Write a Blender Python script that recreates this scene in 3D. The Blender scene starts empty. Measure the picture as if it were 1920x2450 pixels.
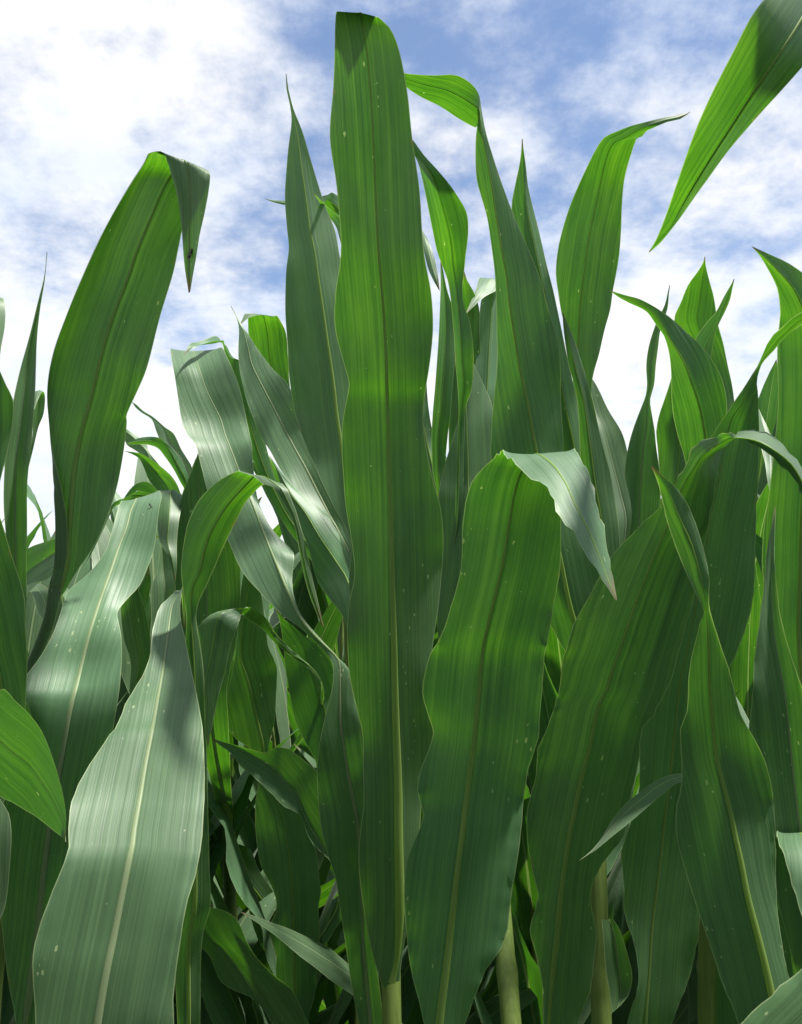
import bpy, bmesh, math, random
from mathutils import Vector, Matrix

random.seed(7)
R = math.radians
scene = bpy.context.scene
col = scene.collection

# ------------------------------------------------------------------ camera
CAM = Vector((0, 0, 1.4)); PITCH = R(6); FOC = 2039.0
FWD = Vector((0, math.cos(PITCH), math.sin(PITCH)))
UPV = Vector((0, -math.sin(PITCH), math.cos(PITCH)))
RGT = Vector((1, 0, 0))
def P(x, y, d):
    """point of the field seen at photo position x, y and standing d metres in front of the camera"""
    return CAM + d * (FWD + RGT * ((x - 960) / FOC) + UPV * ((1225 - y) / FOC))
cd = bpy.data.cameras.new('camera'); co = bpy.data.objects.new('camera', cd); col.objects.link(co)
co.location = CAM; co.rotation_euler = (R(90) + PITCH, 0, 0)
cd.sensor_fit = 'VERTICAL'; cd.sensor_height = 24; cd.lens = 12 / (1225 / FOC)
cd.clip_start = 0.02; cd.clip_end = 2000
scene.camera = co

# ------------------------------------------------------------------ node helpers
class NT:
    def __init__(s, nt): s.nt = nt; s.n = nt.nodes; s.l = nt.links
    def new(s, t, **k):
        n = s.n.new(t)
        for a, v in k.items(): setattr(n, a, v)
        return n
    def put(s, sock, v):
        if v is None: return
        if hasattr(v, 'is_output') or isinstance(v, bpy.types.NodeSocket): s.l.new(v, sock)
        else: sock.default_value = v
    def math(s, op, a, b=None, c=None, clamp=False):
        n = s.new('ShaderNodeMath', operation=op, use_clamp=clamp)
        for i, v in enumerate((a, b, c)): s.put(n.inputs[i], v)
        return n.outputs[0]
    def vec(s, x, y, z):
        n = s.new('ShaderNodeCombineXYZ')
        for i, v in enumerate((x, y, z)): s.put(n.inputs[i], v)
        return n.outputs[0]
    def noise(s, v, scale=1.0, detail=2.0, rough=0.5):
        n = s.new('ShaderNodeTexNoise'); s.put(n.inputs['Vector'], v)
        n.inputs['Scale'].default_value = scale; n.inputs['Detail'].default_value = detail; n.inputs['Roughness'].default_value = rough
        return n.outputs['Fac']
    def ramp(s, f, stops, interp='LINEAR'):
        n = s.new('ShaderNodeValToRGB'); s.put(n.inputs[0], f); r = n.color_ramp; r.interpolation = interp
        while len(r.elements) < len(stops): r.elements.new(0.5)
        for e, (p, c) in zip(r.elements, stops):
            e.position = p; e.color = (*c, 1) if len(c) == 3 else c
        return n.outputs[0]
    def mix(s, f, a, b, mode='MIX'):
        n = s.new('ShaderNodeMix', data_type='RGBA', blend_type=mode)
        s.put(n.inputs[0], f)
        for i, v in ((6, a), (7, b)): s.put(n.inputs[i], (*v, 1) if isinstance(v, tuple) and len(v) == 3 else v)
        return n.outputs[2]
    def smooth(s, v, a, b):
        n = s.new('ShaderNodeMapRange', interpolation_type='SMOOTHSTEP'); s.put(n.inputs[0], v)
        n.inputs[1].default_value = a; n.inputs[2].default_value = b
        return n.outputs[0]
def material(name):
    m = bpy.data.materials.new(name); m.use_nodes = True; m.node_tree.nodes.clear()
    t = NT(m.node_tree); out = t.new('ShaderNodeOutputMaterial')
    return m, t, out

# ------------------------------------------------------------------ materials
def leaf_material(name, mid_in_shader):
    m, t, out = material(name)
    uv = t.new('ShaderNodeUVMap', uv_map='metric'); s1 = t.new('ShaderNodeSeparateXYZ'); t.l.new(uv.outputs[0], s1.inputs[0])
    u, v = s1.outputs[0], s1.outputs[1]
    ed = t.new('ShaderNodeUVMap', uv_map='edge'); s2 = t.new('ShaderNodeSeparateXYZ'); t.l.new(ed.outputs[0], s2.inputs[0])
    edge, along = s2.outputs[0], s2.outputs[1]
    oi = t.new('ShaderNodeObjectInfo'); rnd = oi.outputs['Random']; ro = t.math('MULTIPLY', rnd, 77.0)
    fine = t.noise(t.vec(t.math('MULTIPLY', u, 900), t.math('MULTIPLY', v, 5), ro), 1, 3, 0.6)
    broad = t.noise(t.vec(t.math('MULTIPLY', u, 150), t.math('MULTIPLY', v, 2.2), ro), 1, 3, 0.6)
    pleat = t.noise(t.vec(t.math('MULTIPLY', u, 260), t.math('MULTIPLY', v, 1.2), ro), 1, 1, 0.5)
    blot = t.noise(t.vec(t.math('MULTIPLY', u, 28), t.math('MULTIPLY', v, 11), ro), 1, 4, 0.65)
    midv = t.noise(t.vec(t.math('MULTIPLY', u, 420), t.math('MULTIPLY', v, 3), t.math('ADD', ro, 4.0)), 1, 2, 0.6)
    lines = t.math('ADD', t.math('ADD', t.math('MULTIPLY', fine, 0.40), t.math('MULTIPLY', midv, 0.35)), t.math('MULTIPLY', broad, 0.25))
    lines = t.math('ADD', lines, t.math('MULTIPLY', t.math('SUBTRACT', blot, 0.5), 0.35))
    refl = t.ramp(lines, [(0.28, (0.054, 0.128, 0.050)), (0.5, (0.080, 0.178, 0.072)), (0.72, (0.108, 0.222, 0.094))])
    trans = t.ramp(lines, [(0.32, (0.018, 0.092, 0.003)), (0.5, (0.058, 0.208, 0.005)), (0.68, (0.130, 0.335, 0.008))])
    # the upper side of a blade is waxier and paler than its underside (front faces are the upper side)
    upper = t.ramp(lines, [(0.30, (0.050, 0.112, 0.046)), (0.5, (0.078, 0.156, 0.070)), (0.70, (0.114, 0.208, 0.100))])
    geo = t.new('ShaderNodeNewGeometry'); refl = t.mix(geo.outputs['Backfacing'], upper, refl)
    # younger and older leaves: a little yellower or bluer
    hue = t.new('ShaderNodeHueSaturation'); t.put(hue.inputs['Hue'], t.math('ADD', t.math('MULTIPLY', rnd, 0.03), 0.485))
    t.put(hue.inputs['Value'], t.math('ADD', t.math('MULTIPLY', rnd, 0.3), 0.85)); t.l.new(refl, hue.inputs['Color']); refl = hue.outputs[0]
    # feeding scars: pale dashes along the veins, in clusters
    vo = t.new('ShaderNodeTexVoronoi', feature='F1'); t.put(vo.inputs['Vector'], t.vec(t.math('ADD', t.math('MULTIPLY', u, 420), t.math('MULTIPLY', t.noise(t.vec(t.math('MULTIPLY', u, 500), t.math('MULTIPLY', v, 500), ro), 1, 2), 1.1)), t.math('MULTIPLY', v, 170), ro)); vo.inputs['Scale'].default_value = 1
    sc = t.new('ShaderNodeSeparateColor'); t.l.new(vo.outputs['Color'], sc.inputs[0])
    clus = t.noise(t.vec(t.math('MULTIPLY', u, 24), t.math('MULTIPLY', v, 9), t.math('ADD', ro, 9.0)), 1, 2, 0.5)
    pick = t.math('LESS_THAN', sc.outputs[0], t.math('ADD', 0.006, t.math('MULTIPLY', t.smooth(clus, 0.54, 0.78), 0.28)))
    shape = t.math('LESS_THAN', vo.outputs['Distance'], t.math('ADD', 0.06, t.math('MULTIPLY', t.math('POWER', sc.outputs[1], 2.0), 0.34)))
    scar = t.math('MULTIPLY', t.math('MULTIPLY', pick, shape), 0.8)
    rim = t.math('SUBTRACT', 1.0, t.smooth(edge, 0.00025, 0.0009))
    rim = t.math('MULTIPLY', rim, 0.6)
    pale = t.math('MAXIMUM', scar, rim)
    if mid_in_shader:
        w = t.math('MULTIPLY', t.math('SUBTRACT', 1.0, along), 0.0035)
        mid = t.math('LESS_THAN', t.math('ABSOLUTE', u), w)
        pale = t.math('MAXIMUM', pale, t.math('MULTIPLY', mid, 0.6))
    refl = t.mix(pale, refl, (0.34, 0.42, 0.22)); trans = t.mix(pale, trans, (0.36, 0.52, 0.12))
    mn = t.noise(t.vec(t.math('MULTIPLY', u, 40), t.math('MULTIPLY', v, 26), t.math('ADD', ro, 31.0)), 1, 4, 0.7)
    burn = t.math('MULTIPLY', t.smooth(mn, 0.60, 0.72), t.math('SUBTRACT', 1.0, t.smooth(edge, 0.0006, 0.0032)))
    refl = t.mix(t.math('MULTIPLY', burn, 0.75), refl, (0.22, 0.19, 0.08)); trans = t.mix(t.math('MULTIPLY', burn, 0.75), trans, (0.24, 0.22, 0.04))
    dv = t.new('ShaderNodeTexVoronoi', feature='F1'); t.put(dv.inputs['Vector'], t.vec(t.math('MULTIPLY', u, 260), t.math('MULTIPLY', v, 260), ro)); dv.inputs['Scale'].default_value = 1
    ds = t.new('ShaderNodeSeparateColor'); t.l.new(dv.outputs['Color'], ds.inputs[0])
    dust = t.math('MULTIPLY', t.math('LESS_THAN', ds.outputs[0], 0.02), t.math('LESS_THAN', dv.outputs['Distance'], t.math('MULTIPLY', ds.outputs[1], 0.16)))
    refl = t.mix(t.math('MULTIPLY', dust, 0.8), refl, (0.50, 0.52, 0.36))
    # dry point
    dry = t.smooth(along, 0.975, 1.0)
    refl = t.mix(t.math('MULTIPLY', dry, 0.8), refl, (0.16, 0.10, 0.05)); trans = t.mix(dry, trans, (0.10, 0.06, 0.02))
    bh = t.math('ADD', t.math('MULTIPLY', fine, 0.35), t.math('MULTIPLY', pleat, 1.0))
    bp = t.new('ShaderNodeBump'); bp.inputs['Strength'].default_value = 0.38; bp.inputs['Distance'].default_value = 0.0012; t.l.new(bh, bp.inputs['Height'])
    pr = t.new('ShaderNodeBsdfPrincipled'); t.l.new(refl, pr.inputs['Base Color'])
    t.put(pr.inputs['Roughness'], t.math('ADD', 0.40, t.math('MULTIPLY', fine, 0.24))); pr.inputs['Specular IOR Level'].default_value = 0.85; pr.inputs['Sheen Weight'].default_value = 0.08; pr.inputs['Sheen Roughness'].default_value = 0.45
    t.l.new(bp.outputs[0], pr.inputs['Normal'])
    tr = t.new('ShaderNodeBsdfTranslucent'); t.l.new(trans, tr.inputs[0])
    mx = t.new('ShaderNodeMixShader'); mx.inputs[0].default_value = 0.40
    t.l.new(pr.outputs[0], mx.inputs[1]); t.l.new(tr.outputs[0], mx.inputs[2]); t.l.new(mx.outputs[0], out.inputs[0])
    return m
M_LEAF = leaf_material('corn_leaf_blade', False)
M_BACK = leaf_material('corn_leaf_blade_with_rib', True)
def rib_material(name, c0, c1):
    m, t, out = material(name)
    uv = t.new('ShaderNodeUVMap', uv_map='metric'); s1 = t.new('ShaderNodeSeparateXYZ'); t.l.new(uv.outputs[0], s1.inputs[0])
    n = t.noise(t.vec(t.math('MULTIPLY', s1.outputs[0], 1500), t.math('MULTIPLY', s1.outputs[1], 12), 0.0), 1, 3, 0.6)
    c = t.ramp(n, [(0.3, c0), (0.7, c1)])
    pr = t.new('ShaderNodeBsdfPrincipled'); t.l.new(c, pr.inputs['Base Color']); pr.inputs['Roughness'].default_value = 0.5
    tr = t.new('ShaderNodeBsdfTranslucent'); tr.inputs[0].default_value = (0.42, 0.62, 0.08, 1)
    mx = t.new('ShaderNodeMixShader'); mx.inputs[0].default_value = 0.55
    t.l.new(pr.outputs[0], mx.inputs[1]); t.l.new(tr.outputs[0], mx.inputs[2]); t.l.new(mx.outputs[0], out.inputs[0])
    return m
M_RIB = rib_material('corn_midrib', (0.20, 0.32, 0.08), (0.34, 0.46, 0.15)); M_RIB_PALE = rib_material('corn_midrib_upper_side', (0.24, 0.31, 0.17), (0.40, 0.46, 0.29))
def stalk_material():
    m, t, out = material('corn_stalk_sheath')
    tc = t.new('ShaderNodeTexCoord'); mp = t.new('ShaderNodeMapping'); mp.inputs['Scale'].default_value = (260, 260, 5)
    t.l.new(tc.outputs['Object'], mp.inputs[0]); n = t.noise(mp.outputs[0], 1, 3, 0.6)
    n2 = t.noise(tc.outputs['Object'], 9, 3, 0.6)
    c = t.ramp(n, [(0.3, (0.075, 0.115, 0.022)), (0.7, (0.15, 0.20, 0.045))])
    c = t.mix(t.math('MULTIPLY', n2, 0.6), c, (0.09, 0.15, 0.035))
    bp = t.new('ShaderNodeBump'); bp.inputs['Strength'].default_value = 0.3; bp.inputs['Distance'].default_value = 0.001; t.l.new(n, bp.inputs['Height'])
    pr = t.new('ShaderNodeBsdfPrincipled'); t.l.new(c, pr.inputs['Base Color']); pr.inputs['Roughness'].default_value = 0.5; t.l.new(bp.outputs[0], pr.inputs['Normal'])
    t.l.new(pr.outputs[0], out.inputs[0]); return m
M_STALK = stalk_material()
def plain(name, c, rough=0.6):
    m, t, out = material(name); tc = t.new('ShaderNodeTexCoord'); n = t.noise(tc.outputs['Object'], 900, 2)
    pr = t.new('ShaderNodeBsdfPrincipled'); pr.inputs['Roughness'].default_value = rough
    t.l.new(t.mix(n, tuple(x * 0.6 for x in c), c), pr.inputs['Base Color']); t.l.new(pr.outputs[0], out.inputs[0]); return m
M_FLY = plain('fly_body', (0.02, 0.018, 0.016), 0.4); M_WING = plain('fly_wing', (0.10, 0.09, 0.08), 0.3)
M_TASSEL = plain('tassel', (0.22, 0.24, 0.07))
def soil_material():
    m, t, out = material('soil'); tc = t.new('ShaderNodeTexCoord')
    a = t.noise(tc.outputs['Object'], 18, 8, 0.65); b = t.noise(tc.outputs['Object'], 1.3, 4)
    c = t.ramp(a, [(0.3, (0.012, 0.010, 0.007)), (0.7, (0.036, 0.028, 0.018))]); c = t.mix(b, c, (0.035, 0.028, 0.018))
    bp = t.new('ShaderNodeBump'); bp.inputs['Distance'].default_value = 0.03; t.l.new(a, bp.inputs['Height'])
    pr = t.new('ShaderNodeBsdfPrincipled'); pr.inputs['Roughness'].default_value = 0.95; t.l.new(c, pr.inputs['Base Color']); t.l.new(bp.outputs[0], pr.inputs['Normal'])
    t.l.new(pr.outputs[0], out.inputs[0]); return m

# ------------------------------------------------------------------ mesh helpers
def catmull(p0, p1, p2, p3, t0, t1, t2, t3, t):
    """non-uniform Catmull-Rom between p1 and p2 at parameter t"""
    def lerp(a, b, ta, tb): return b if tb - ta < 1e-9 else a * ((tb - t) / (tb - ta)) + b * ((t - ta) / (tb - ta))
    a1, a2, a3 = lerp(p0, p1, t0, t1), lerp(p1, p2, t1, t2), lerp(p2, p3, t2, t3)
    return lerp(lerp(a1, a2, t0, t2), lerp(a2, a3, t1, t3), t1, t2)
def resample(rows, step, mid):
    """rows of world points (one row per station) -> smooth rows about `step` metres apart along the rib"""
    ts = [0.0]
    for a, b in zip(rows, rows[1:]):
        ln = max((q - p).length for p, q in zip(a, b)); ts.append(ts[-1] + max(ln, 1e-4) ** 0.6)
    n = len(rows); out = []
    for i in range(n - 1):
        a, b = rows[i], rows[i + 1]
        k = max(1, int(round(max((q - p).length for p, q in zip(a, b)) / step)))
        r0 = rows[i - 1] if i > 0 else [p * 2 - q for p, q in zip(a, b)]
        r3 = rows[i + 2] if i + 2 < n else [q * 2 - p for p, q in zip(a, b)]
        t1, t2 = ts[i], ts[i + 1]
        t0 = ts[i - 1] if i > 0 else t1 - (t2 - t1); t3 = ts[i + 2] if i + 2 < n else t2 + (t2 - t1)
        for j in range(k):
            t = t1 + (t2 - t1) * j / k
            out.append([catmull(r0[c], a[c], b[c], r3[c], t0, t1, t2, t3, t) for c in range(len(a))])
    out.append(list(rows[-1])); return out
def half(pts, n):
    """n points from the rib (exclusive) out to the edge through pts[0]=rib, pts[1:]"""
    out = []
    if len(pts) == 2: return [pts[0].lerp(pts[1], (j + 1) / n) for j in range(n)]
    a, b, c = pts[0], pts[1], pts[2]
    la, lb = (b - a).length + 1e-6, (c - b).length + 1e-6; s = la / (la + lb); ctl = (b - a * (1 - s) ** 2 - c * s * s) / (2 * s * (1 - s))
    soft = 0.6
    for j in range(n):
        w = (j + 1) / n
        q = a * (1 - w) ** 2 + ctl * (2 * w * (1 - w)) + c * w * w
        l = a.lerp(b, w / s) if w < s else b.lerp(c, (w - s) / (1 - s))
        out.append(q * soft + l * (1 - soft))
    return out
def build_blade(name, rows, mid, mat, fold=0.0, rip=0.004, seed=0, crinkle=0.0, nx=7, rib=True, ribw=0.0032, ribmat=None, flip=True):
    """rows: smooth rows of control columns; the rib is column `mid`. Returns (blade mesh, rib mesh)."""
    rg = random.Random(seed); ph1, ph2, ph3 = (rg.uniform(0, 6.28) for _ in range(3)); lam = rg.uniform(0.17, 0.30); lam2 = rg.uniform(0.06, 0.09)
    full = []
    for r in rows:
        l = half([r[mid]] + [r[c] for c in range(mid - 1, -1, -1)], nx); rr = half([r[mid]] + [r[c] for c in range(mid + 1, len(r))], nx)
        full.append(l[::-1] + [r[mid].copy()] + rr)
    m = len(full); nc = 2 * nx + 1; v = [0.0]
    for i in range(1, m): v.append(v[-1] + (full[i][nx] - full[i - 1][nx]).length)
    L = v[-1] + 1e-6
    hw = []
    for f in full:
        hw.append((sum((f[j] - f[j + 1]).length for j in range(nx)), sum((f[j] - f[j + 1]).length for j in range(nx, 2 * nx))))
    wmax = max(max(h) for h in hw)
    # surface normal per row from the rib direction and the chord
    nor = []
    for i in range(m):
        d = full[min(i + 1, m - 1)][nx] - full[max(i - 1, 0)][nx]; c = full[i][-1] - full[i][0]
        n_ = d.cross(c); n_ = n_.normalized() if n_.length > 1e-10 else (nor[-1] if nor else Vector((0, 1, 0)))
        if nor and n_.dot(nor[-1]) < -0.3: n_ = -n_
        nor.append(n_)
    sn = []
    for i in range(m):
        a = Vector((0, 0, 0))
        for k in range(-3, 4):
            a += nor[min(max(i + k, 0), m - 1)]
        sn.append(a.normalized() if a.length > 1e-6 else nor[i])
    verts = []; uvm = []; uve = []
    for i, f in enumerate(full):
        wl, wr = hw[i]; fade = min(1.0, v[i] / 0.06) * min(1.0, (L - v[i]) / 0.05)
        acc = 0
        for j in range(nc):
            k = (j - nx) / nx; w = wl if j < nx else wr
            off = fold * (w / wmax) * abs(k) ** 1.6
            side = -1 if k < 0 else 1
            off += fade * rip * (w / wmax) * abs(k) ** 2 * (math.sin(v[i] / lam * 6.283 + ph1 + side * 0.9) + 0.22 * math.sin(v[i] / lam2 * 6.283 + ph2 + side * 2.1))
            off += fade * rip * 0.15 * math.sin(v[i] / (1.3 * lam) * 6.283 + ph3 + 1.5 * k)
            if crinkle: off += fade * crinkle * abs(k) ** 8 * (math.sin(v[i] / 0.0085 * 6.283 + ph3) + 0.7 * math.sin(v[i] / 0.0131 * 6.283 + ph1))
            # shallow pleats along the blade
            verts.append(f[j] + sn[i] * off)
            uvm.append((k * w, v[i])); uve.append(((1 - abs(k)) * w, v[i] / L))
    faces = [(i * nc + j, i * nc + j + 1, (i + 1) * nc + j + 1, (i + 1) * nc + j) for i in range(m - 1) for j in range(nc - 1)]
    if flip: faces = [f_[::-1] for f_ in faces]
    me = mesh(name, verts, faces, uvm, uve, mat)
    rm = None
    if rib:
        rv = []; ru = []; ns = 8
        for i in range(m):
            c = verts[i * nc + nx]; t = (verts[min(i + 1, m - 1) * nc + nx] - verts[max(i - 1, 0) * nc + nx]); t = t.normalized() if t.length > 1e-9 else Vector((0, 0, 1))
            a = verts[i * nc + nx + 1] - verts[i * nc + nx - 1]; a = a - t * a.dot(t); a = a.normalized() if a.length > 1e-9 else RGT
            n_ = t.cross(a); s = 1 - v[i] / L
            w = ribw * (0.10 + 0.9 * s ** 1.5) * min(1.0, max(0.05, min(hw[i]) / 0.012)); h = w * 0.34 + 0.0002
            for q in range(ns):
                an = 6.2832 * q / ns; rv.append(c + a * (w * math.cos(an)) + n_ * (h * math.sin(an))); ru.append((w * math.cos(an), v[i]))
        rf = [(i * ns + q, i * ns + (q + 1) % ns, (i + 1) * ns + (q + 1) % ns, (i + 1) * ns + q) for i in range(m - 1) for q in range(ns)]
        rm = mesh('midrib', rv, rf, ru, None, ribmat or M_RIB)
    return me, rm
def mesh(name, verts, faces, uvm=None, uve=None, mat=None):
    me = bpy.data.meshes.new(name); me.from_pydata([tuple(v) for v in verts], [], faces); me.update()
    for nm, data in (('metric', uvm), ('edge', uve)):
        if data:
            lay = me.uv_layers.new(name=nm)
            for lp in me.loops: lay.data[lp.index].uv = data[lp.vertex_index]
    me.polygons.foreach_set('use_smooth', [True] * len(me.polygons))
    if mat: me.materials.append(mat)
    return me
def link(name, me, parent=None, loc=(0, 0, 0)):
    o = bpy.data.objects.new(name, me); col.objects.link(o); o.parent = parent; o.location = loc; return o

# ------------------------------------------------------------------ generic leaf (unseen lower leaves, rows behind)
def generic_leaf(seed, length, width, a0, droop, pw=1.7, kink=None, rip=0.006, step=0.03, nx=4):
    rg = random.Random(seed); n = max(8, int(length / step)); p = Vector((0, 0, 0)); rows = []; side = 0.0; tw = rg.uniform(-0.5, 0.5); cv = rg.uniform(-0.35, 0.35)
    for i in range(n + 1):
        s = i / n; a = a0 + droop * s ** pw
        if kink and s > kink[0]: a += kink[1] * min(1, (s - kink[0]) / 0.08)
        az = cv * s; w = width * (0.30 + 0.70 * math.sin(min(1, s / 0.4) * 1.5708)) * (1 - max(0, (s - 0.35) / 0.65) ** 1.9) * 0.5 + 0.0004
        d = Vector((math.sin(a) * math.cos(az), math.sin(a) * math.sin(az), math.cos(a)))
        b = Vector((-math.sin(az), math.cos(az), 0)); n_ = d.cross(b); th = tw * s * s * 2
        b = b * math.cos(th) + n_ * math.sin(th)
        up = -d.cross(b).normalized(); v = 0.35 * (1 - 0.6 * s)
        rows.append([p - b * w * math.cos(v) + up * w * math.sin(v), p.copy(), p + b * w * math.cos(v) + up * w * math.sin(v)])
        p = p + d * (length / n)
    return build_blade('leaf', rows, 1, M_BACK, 0.0, rip, seed, 0, nx, rib=False)[0]
GEN_LOW = [generic_leaf(100 + i, 0.55 + 0.06 * (i % 4), 0.07 + 0.007 * (i % 3), 0.55 + 0.08 * (i % 3), 1.9, 1.3) for i in range(6)]

# ------------------------------------------------------------------ stalk
def tube(path, radii, ns=14):
    v = []; f = []
    for i, (p, r) in enumerate(zip(path, radii)):
        t = (path[min(i + 1, len(path) - 1)] - path[max(i - 1, 0)]).normalized(); a = t.cross(Vector((0, 1, 0))).normalized(); b = t.cross(a)
        for q in range(ns):
            an = 6.2832 * q / ns; v.append(p + a * (r * math.cos(an)) + b * (r * math.sin(an)))
    for i in range(len(path) - 1):
        for q in range(ns): f.append((i * ns + q, i * ns + (q + 1) % ns, (i + 1) * ns + (q + 1) % ns, (i + 1) * ns + q))
    f.append(tuple(range(ns))[::-1]); f.append(tuple(range((len(path) - 1) * ns, len(path) * ns)))
    return v, f
def stalk_mesh(path_fn, z0, z1, r0, r1, node=0.17, phase=0.05):
    path = []; rad = []; z = z0; zs = []
    while z < z1: zs.append(z); z += 0.012
    zs.append(z1)
    for z in zs:
        s = (z - z0) / (z1 - z0); k = ((z - phase) % node) / node; r = r0 + (r1 - r0) * s
        bump = 1.0 + 0.16 * math.exp(-((min(k, 1 - k) * node) / 0.007) ** 2) + 0.05 * k
        path.append(path_fn(z)); rad.append(r * bump * (0.22 + 0.78 * min(1.0, (z1 - z) / 0.14)))
    path.append(path_fn(z1 + 0.02)); rad.append(r1 * 0.10)
    return mesh('stalk', *tube(path, rad), None, None, M_STALK)

# ------------------------------------------------------------------ traced plants
PLANTS = {}
class Plant:
    def __init__(s, key, low, top, label, r=0.0105, group='corn plants in the front of the field', lower=4, ztop=None):
        a, b = P(*low), P(*top); s.a, s.b = a, b
        lean = (b - a).xy / max(0.3, b.z - a.z); s.lean = lean
        base = a.xy - lean * a.z * 0.35
        s.base = Vector((base.x, base.y, 0.0)); s.key = key
        o = bpy.data.objects.new('corn_plant', None); col.objects.link(o); o.location = s.base; o.empty_display_size = 0.1
        o['label'] = label; o['category'] = 'corn plant'; o['group'] = group
        s.o = o; rg = random.Random(key); s.rg = rg
        me = stalk_mesh(lambda z: s.at(z) - s.base, -0.03, b.z, r * 1.15, r * 0.75, 0.15 + rg.random() * 0.05, rg.random() * 0.1)
        link('stalk', me, o)
        az = rg.random() * 6.28
        for i in range(lower):
            z = 0.16 + 0.13 * i; p = s.at(z); l = link('leaf', GEN_LOW[rg.randrange(6)], o, p - s.base); l.rotation_euler = (0, 0, az + math.pi * i + rg.uniform(-0.4, 0.4))
            if p.y < 0.75 and z > 0.4: l.scale = (0.8, 0.9, 0.8)
        PLANTS[key] = s
    def at(s, z):
        a = s.a
        if z >= a.z: q = a + (s.b - a) * ((z - a.z) / (s.b.z - a.z)); return Vector((q.x, q.y, z))
        w = z / a.z; w = w + (w - 1) * w * 0.3
        q = s.base.lerp(Vector((a.x, a.y, 0)), w); return Vector((q.x, q.y, z))

def smoothkey(keys, f):
    """smooth curve (cubic Hermite) through (position, depth) keys"""
    n = len(keys)
    if n == 2: return keys[0][1] + (keys[1][1] - keys[0][1]) * f
    sl_ = [(keys[i + 1][1] - keys[i][1]) / (keys[i + 1][0] - keys[i][0]) for i in range(n - 1)]
    m = [sl_[0]] + [(a + b) / 2 for a, b in zip(sl_, sl_[1:])] + [sl_[-1]]
    for i in range(n - 1):
        (a, da), (b, db) = keys[i], keys[i + 1]
        if f <= b or i == n - 2:
            h = b - a; w = min(1, (f - a) / h)
            return da * (2 * w ** 3 - 3 * w * w + 1) + h * m[i] * (w ** 3 - 2 * w * w + w) + db * (3 * w * w - 2 * w ** 3) + h * m[i + 1] * (w ** 3 - w * w)

SEED = [0]
def leaf(key, data, depth, fold=0.012, rip=0.004, attach=True, crinkle=0.0, mid=1, ribw=0.0032, label=None, drop=0.10, eL=None, eR=None):
    """data: stations from base to tip, each 'x,y x,y x,y' (edge, rib, edge) with an optional @d; a lone point is the tip"""
    pl = PLANTS[key]; SEED[0] += 1
    st = [s.strip() for s in data.split(';') if s.strip()]; n = len(st); rows = []
    ncol = max(len(s.split('@')[0].split()) for s in st)
    for i, s in enumerate(st):
        d = smoothkey(depth, i / (n - 1))
        if '@' in s: s, dd = s.split('@'); d = float(dd)
        pts = []
        for q in s.split():
            c = q.split(','); pts.append(P(float(c[0]), float(c[1]), d + (float(c[2]) if len(c) > 2 else 0)))
        if len(pts) == 1:
            e = 0.0004; pts = [pts[0] + RGT * (e * (c - mid)) for c in range(ncol)]
        rows.append(pts)
    # edges stand off the rib (fold > 0: away from the camera)
    wm = max((r[0] - r[-1]).length for r in rows)
    for r in rows:
        k = min(1, (r[0] - r[-1]).length / wm); m_ = r[mid]
        for c in (0, ncol - 1):
            f_ = fold if (eL is None or c) and (eR is None or not c) else (eL if c == 0 else eR)
            vd = (r[c] - CAM).normalized(); r[c] += vd * (f_ * k)
    if attach:
        m0, m1 = rows[0][mid], rows[1][mid]; t = (m1 - m0); t = t.normalized()
        z = m0.z
        for _ in range(3):
            q = pl.at(z); hd = (m0.xy - q.xy).length; z = max(0.25, min(pl.b.z, m0.z - drop - 0.8 * hd))
        q = pl.at(z); ln = (m0 - q).length; dirq = (m0 - q).normalized(); t0 = (Vector((0, 0, 1)) * 0.6 + dirq * 0.4).normalized()
        ext = []
        k = max(3, int(ln / 0.05))
        for i in range(k):
            w = i / k; h00 = 2 * w ** 3 - 3 * w * w + 1; h10 = w ** 3 - 2 * w * w + w; h01 = 1 - h00; h11 = w ** 3 - w * w
            c = q * h00 + t0 * (h10 * ln) + m0 * h01 + t * (h11 * ln); f_ = 0.28 + 0.72 * w * w * (3 - 2 * w)
            wmin = 0.012
            ext.append([c + (p - m0) * max(f_, min(1, wmin / ((p - m0).length + 1e-6))) if j != mid else c for j, p in enumerate(rows[0])])
        rows = ext + rows
    sm = resample(rows, 0.008, mid)
    sm = [[p - pl.base for p in r] for r in sm]
    me, rm = build_blade('leaf', sm, mid, M_LEAF, 0.0, rip, SEED[0] * 13 + 5, crinkle, 7, True, ribw, M_RIB_PALE if fold < 0 else M_RIB, fold >= 0)
    o = link('leaf', me, pl.o)
    if label: o['label'] = label
    link('midrib', rm, o)
    return o


Plant('centre', (938, 2450, .812), (915, 1180, .93), 'tallest corn plant in the middle, its broad upright leaf reaching the top edge', .0105)
Plant('midright', (1030, 2760, .68), (1045, 2560, .672), 'corn plant whose scarred dark leaf folds over into a broad pale hanging tip', .011, lower=3)
Plant('arch', (1305, 2640, .72), (1312, 2520, .715), 'corn plant with a wide half shaded leaf arching over to the right edge', .011, lower=3)
Plant('twist', (1880, 2640, .60), (1866, 2480, .59), 'corn plant at lower right, smooth dark leaf narrowing to a small forward pointing tip', .011, lower=3)
Plant('upright', (1692, 2450, .93), (1690, 1380, .93), 'corn plant with a curved leaf pointing left and a narrow twisting upright leaf', .0105)
Plant('rightedge', (2060, 2500, .80), (1980, 1560, .82), 'corn plant on the right edge with a tall flat leaf and a grey pointed leaf', .0105)
Plant('overhang', (2560, 2450, .56), (2330, 700, .55), 'corn plant beyond the right edge whose leaf hangs across the upper right corner', .0105)
Plant('stalkright', (1440, 2450, .92), (1415, 1560, 1.0), 'corn plant with a bare jointed stalk showing at lower right and tall leaves above', .0125)
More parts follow.
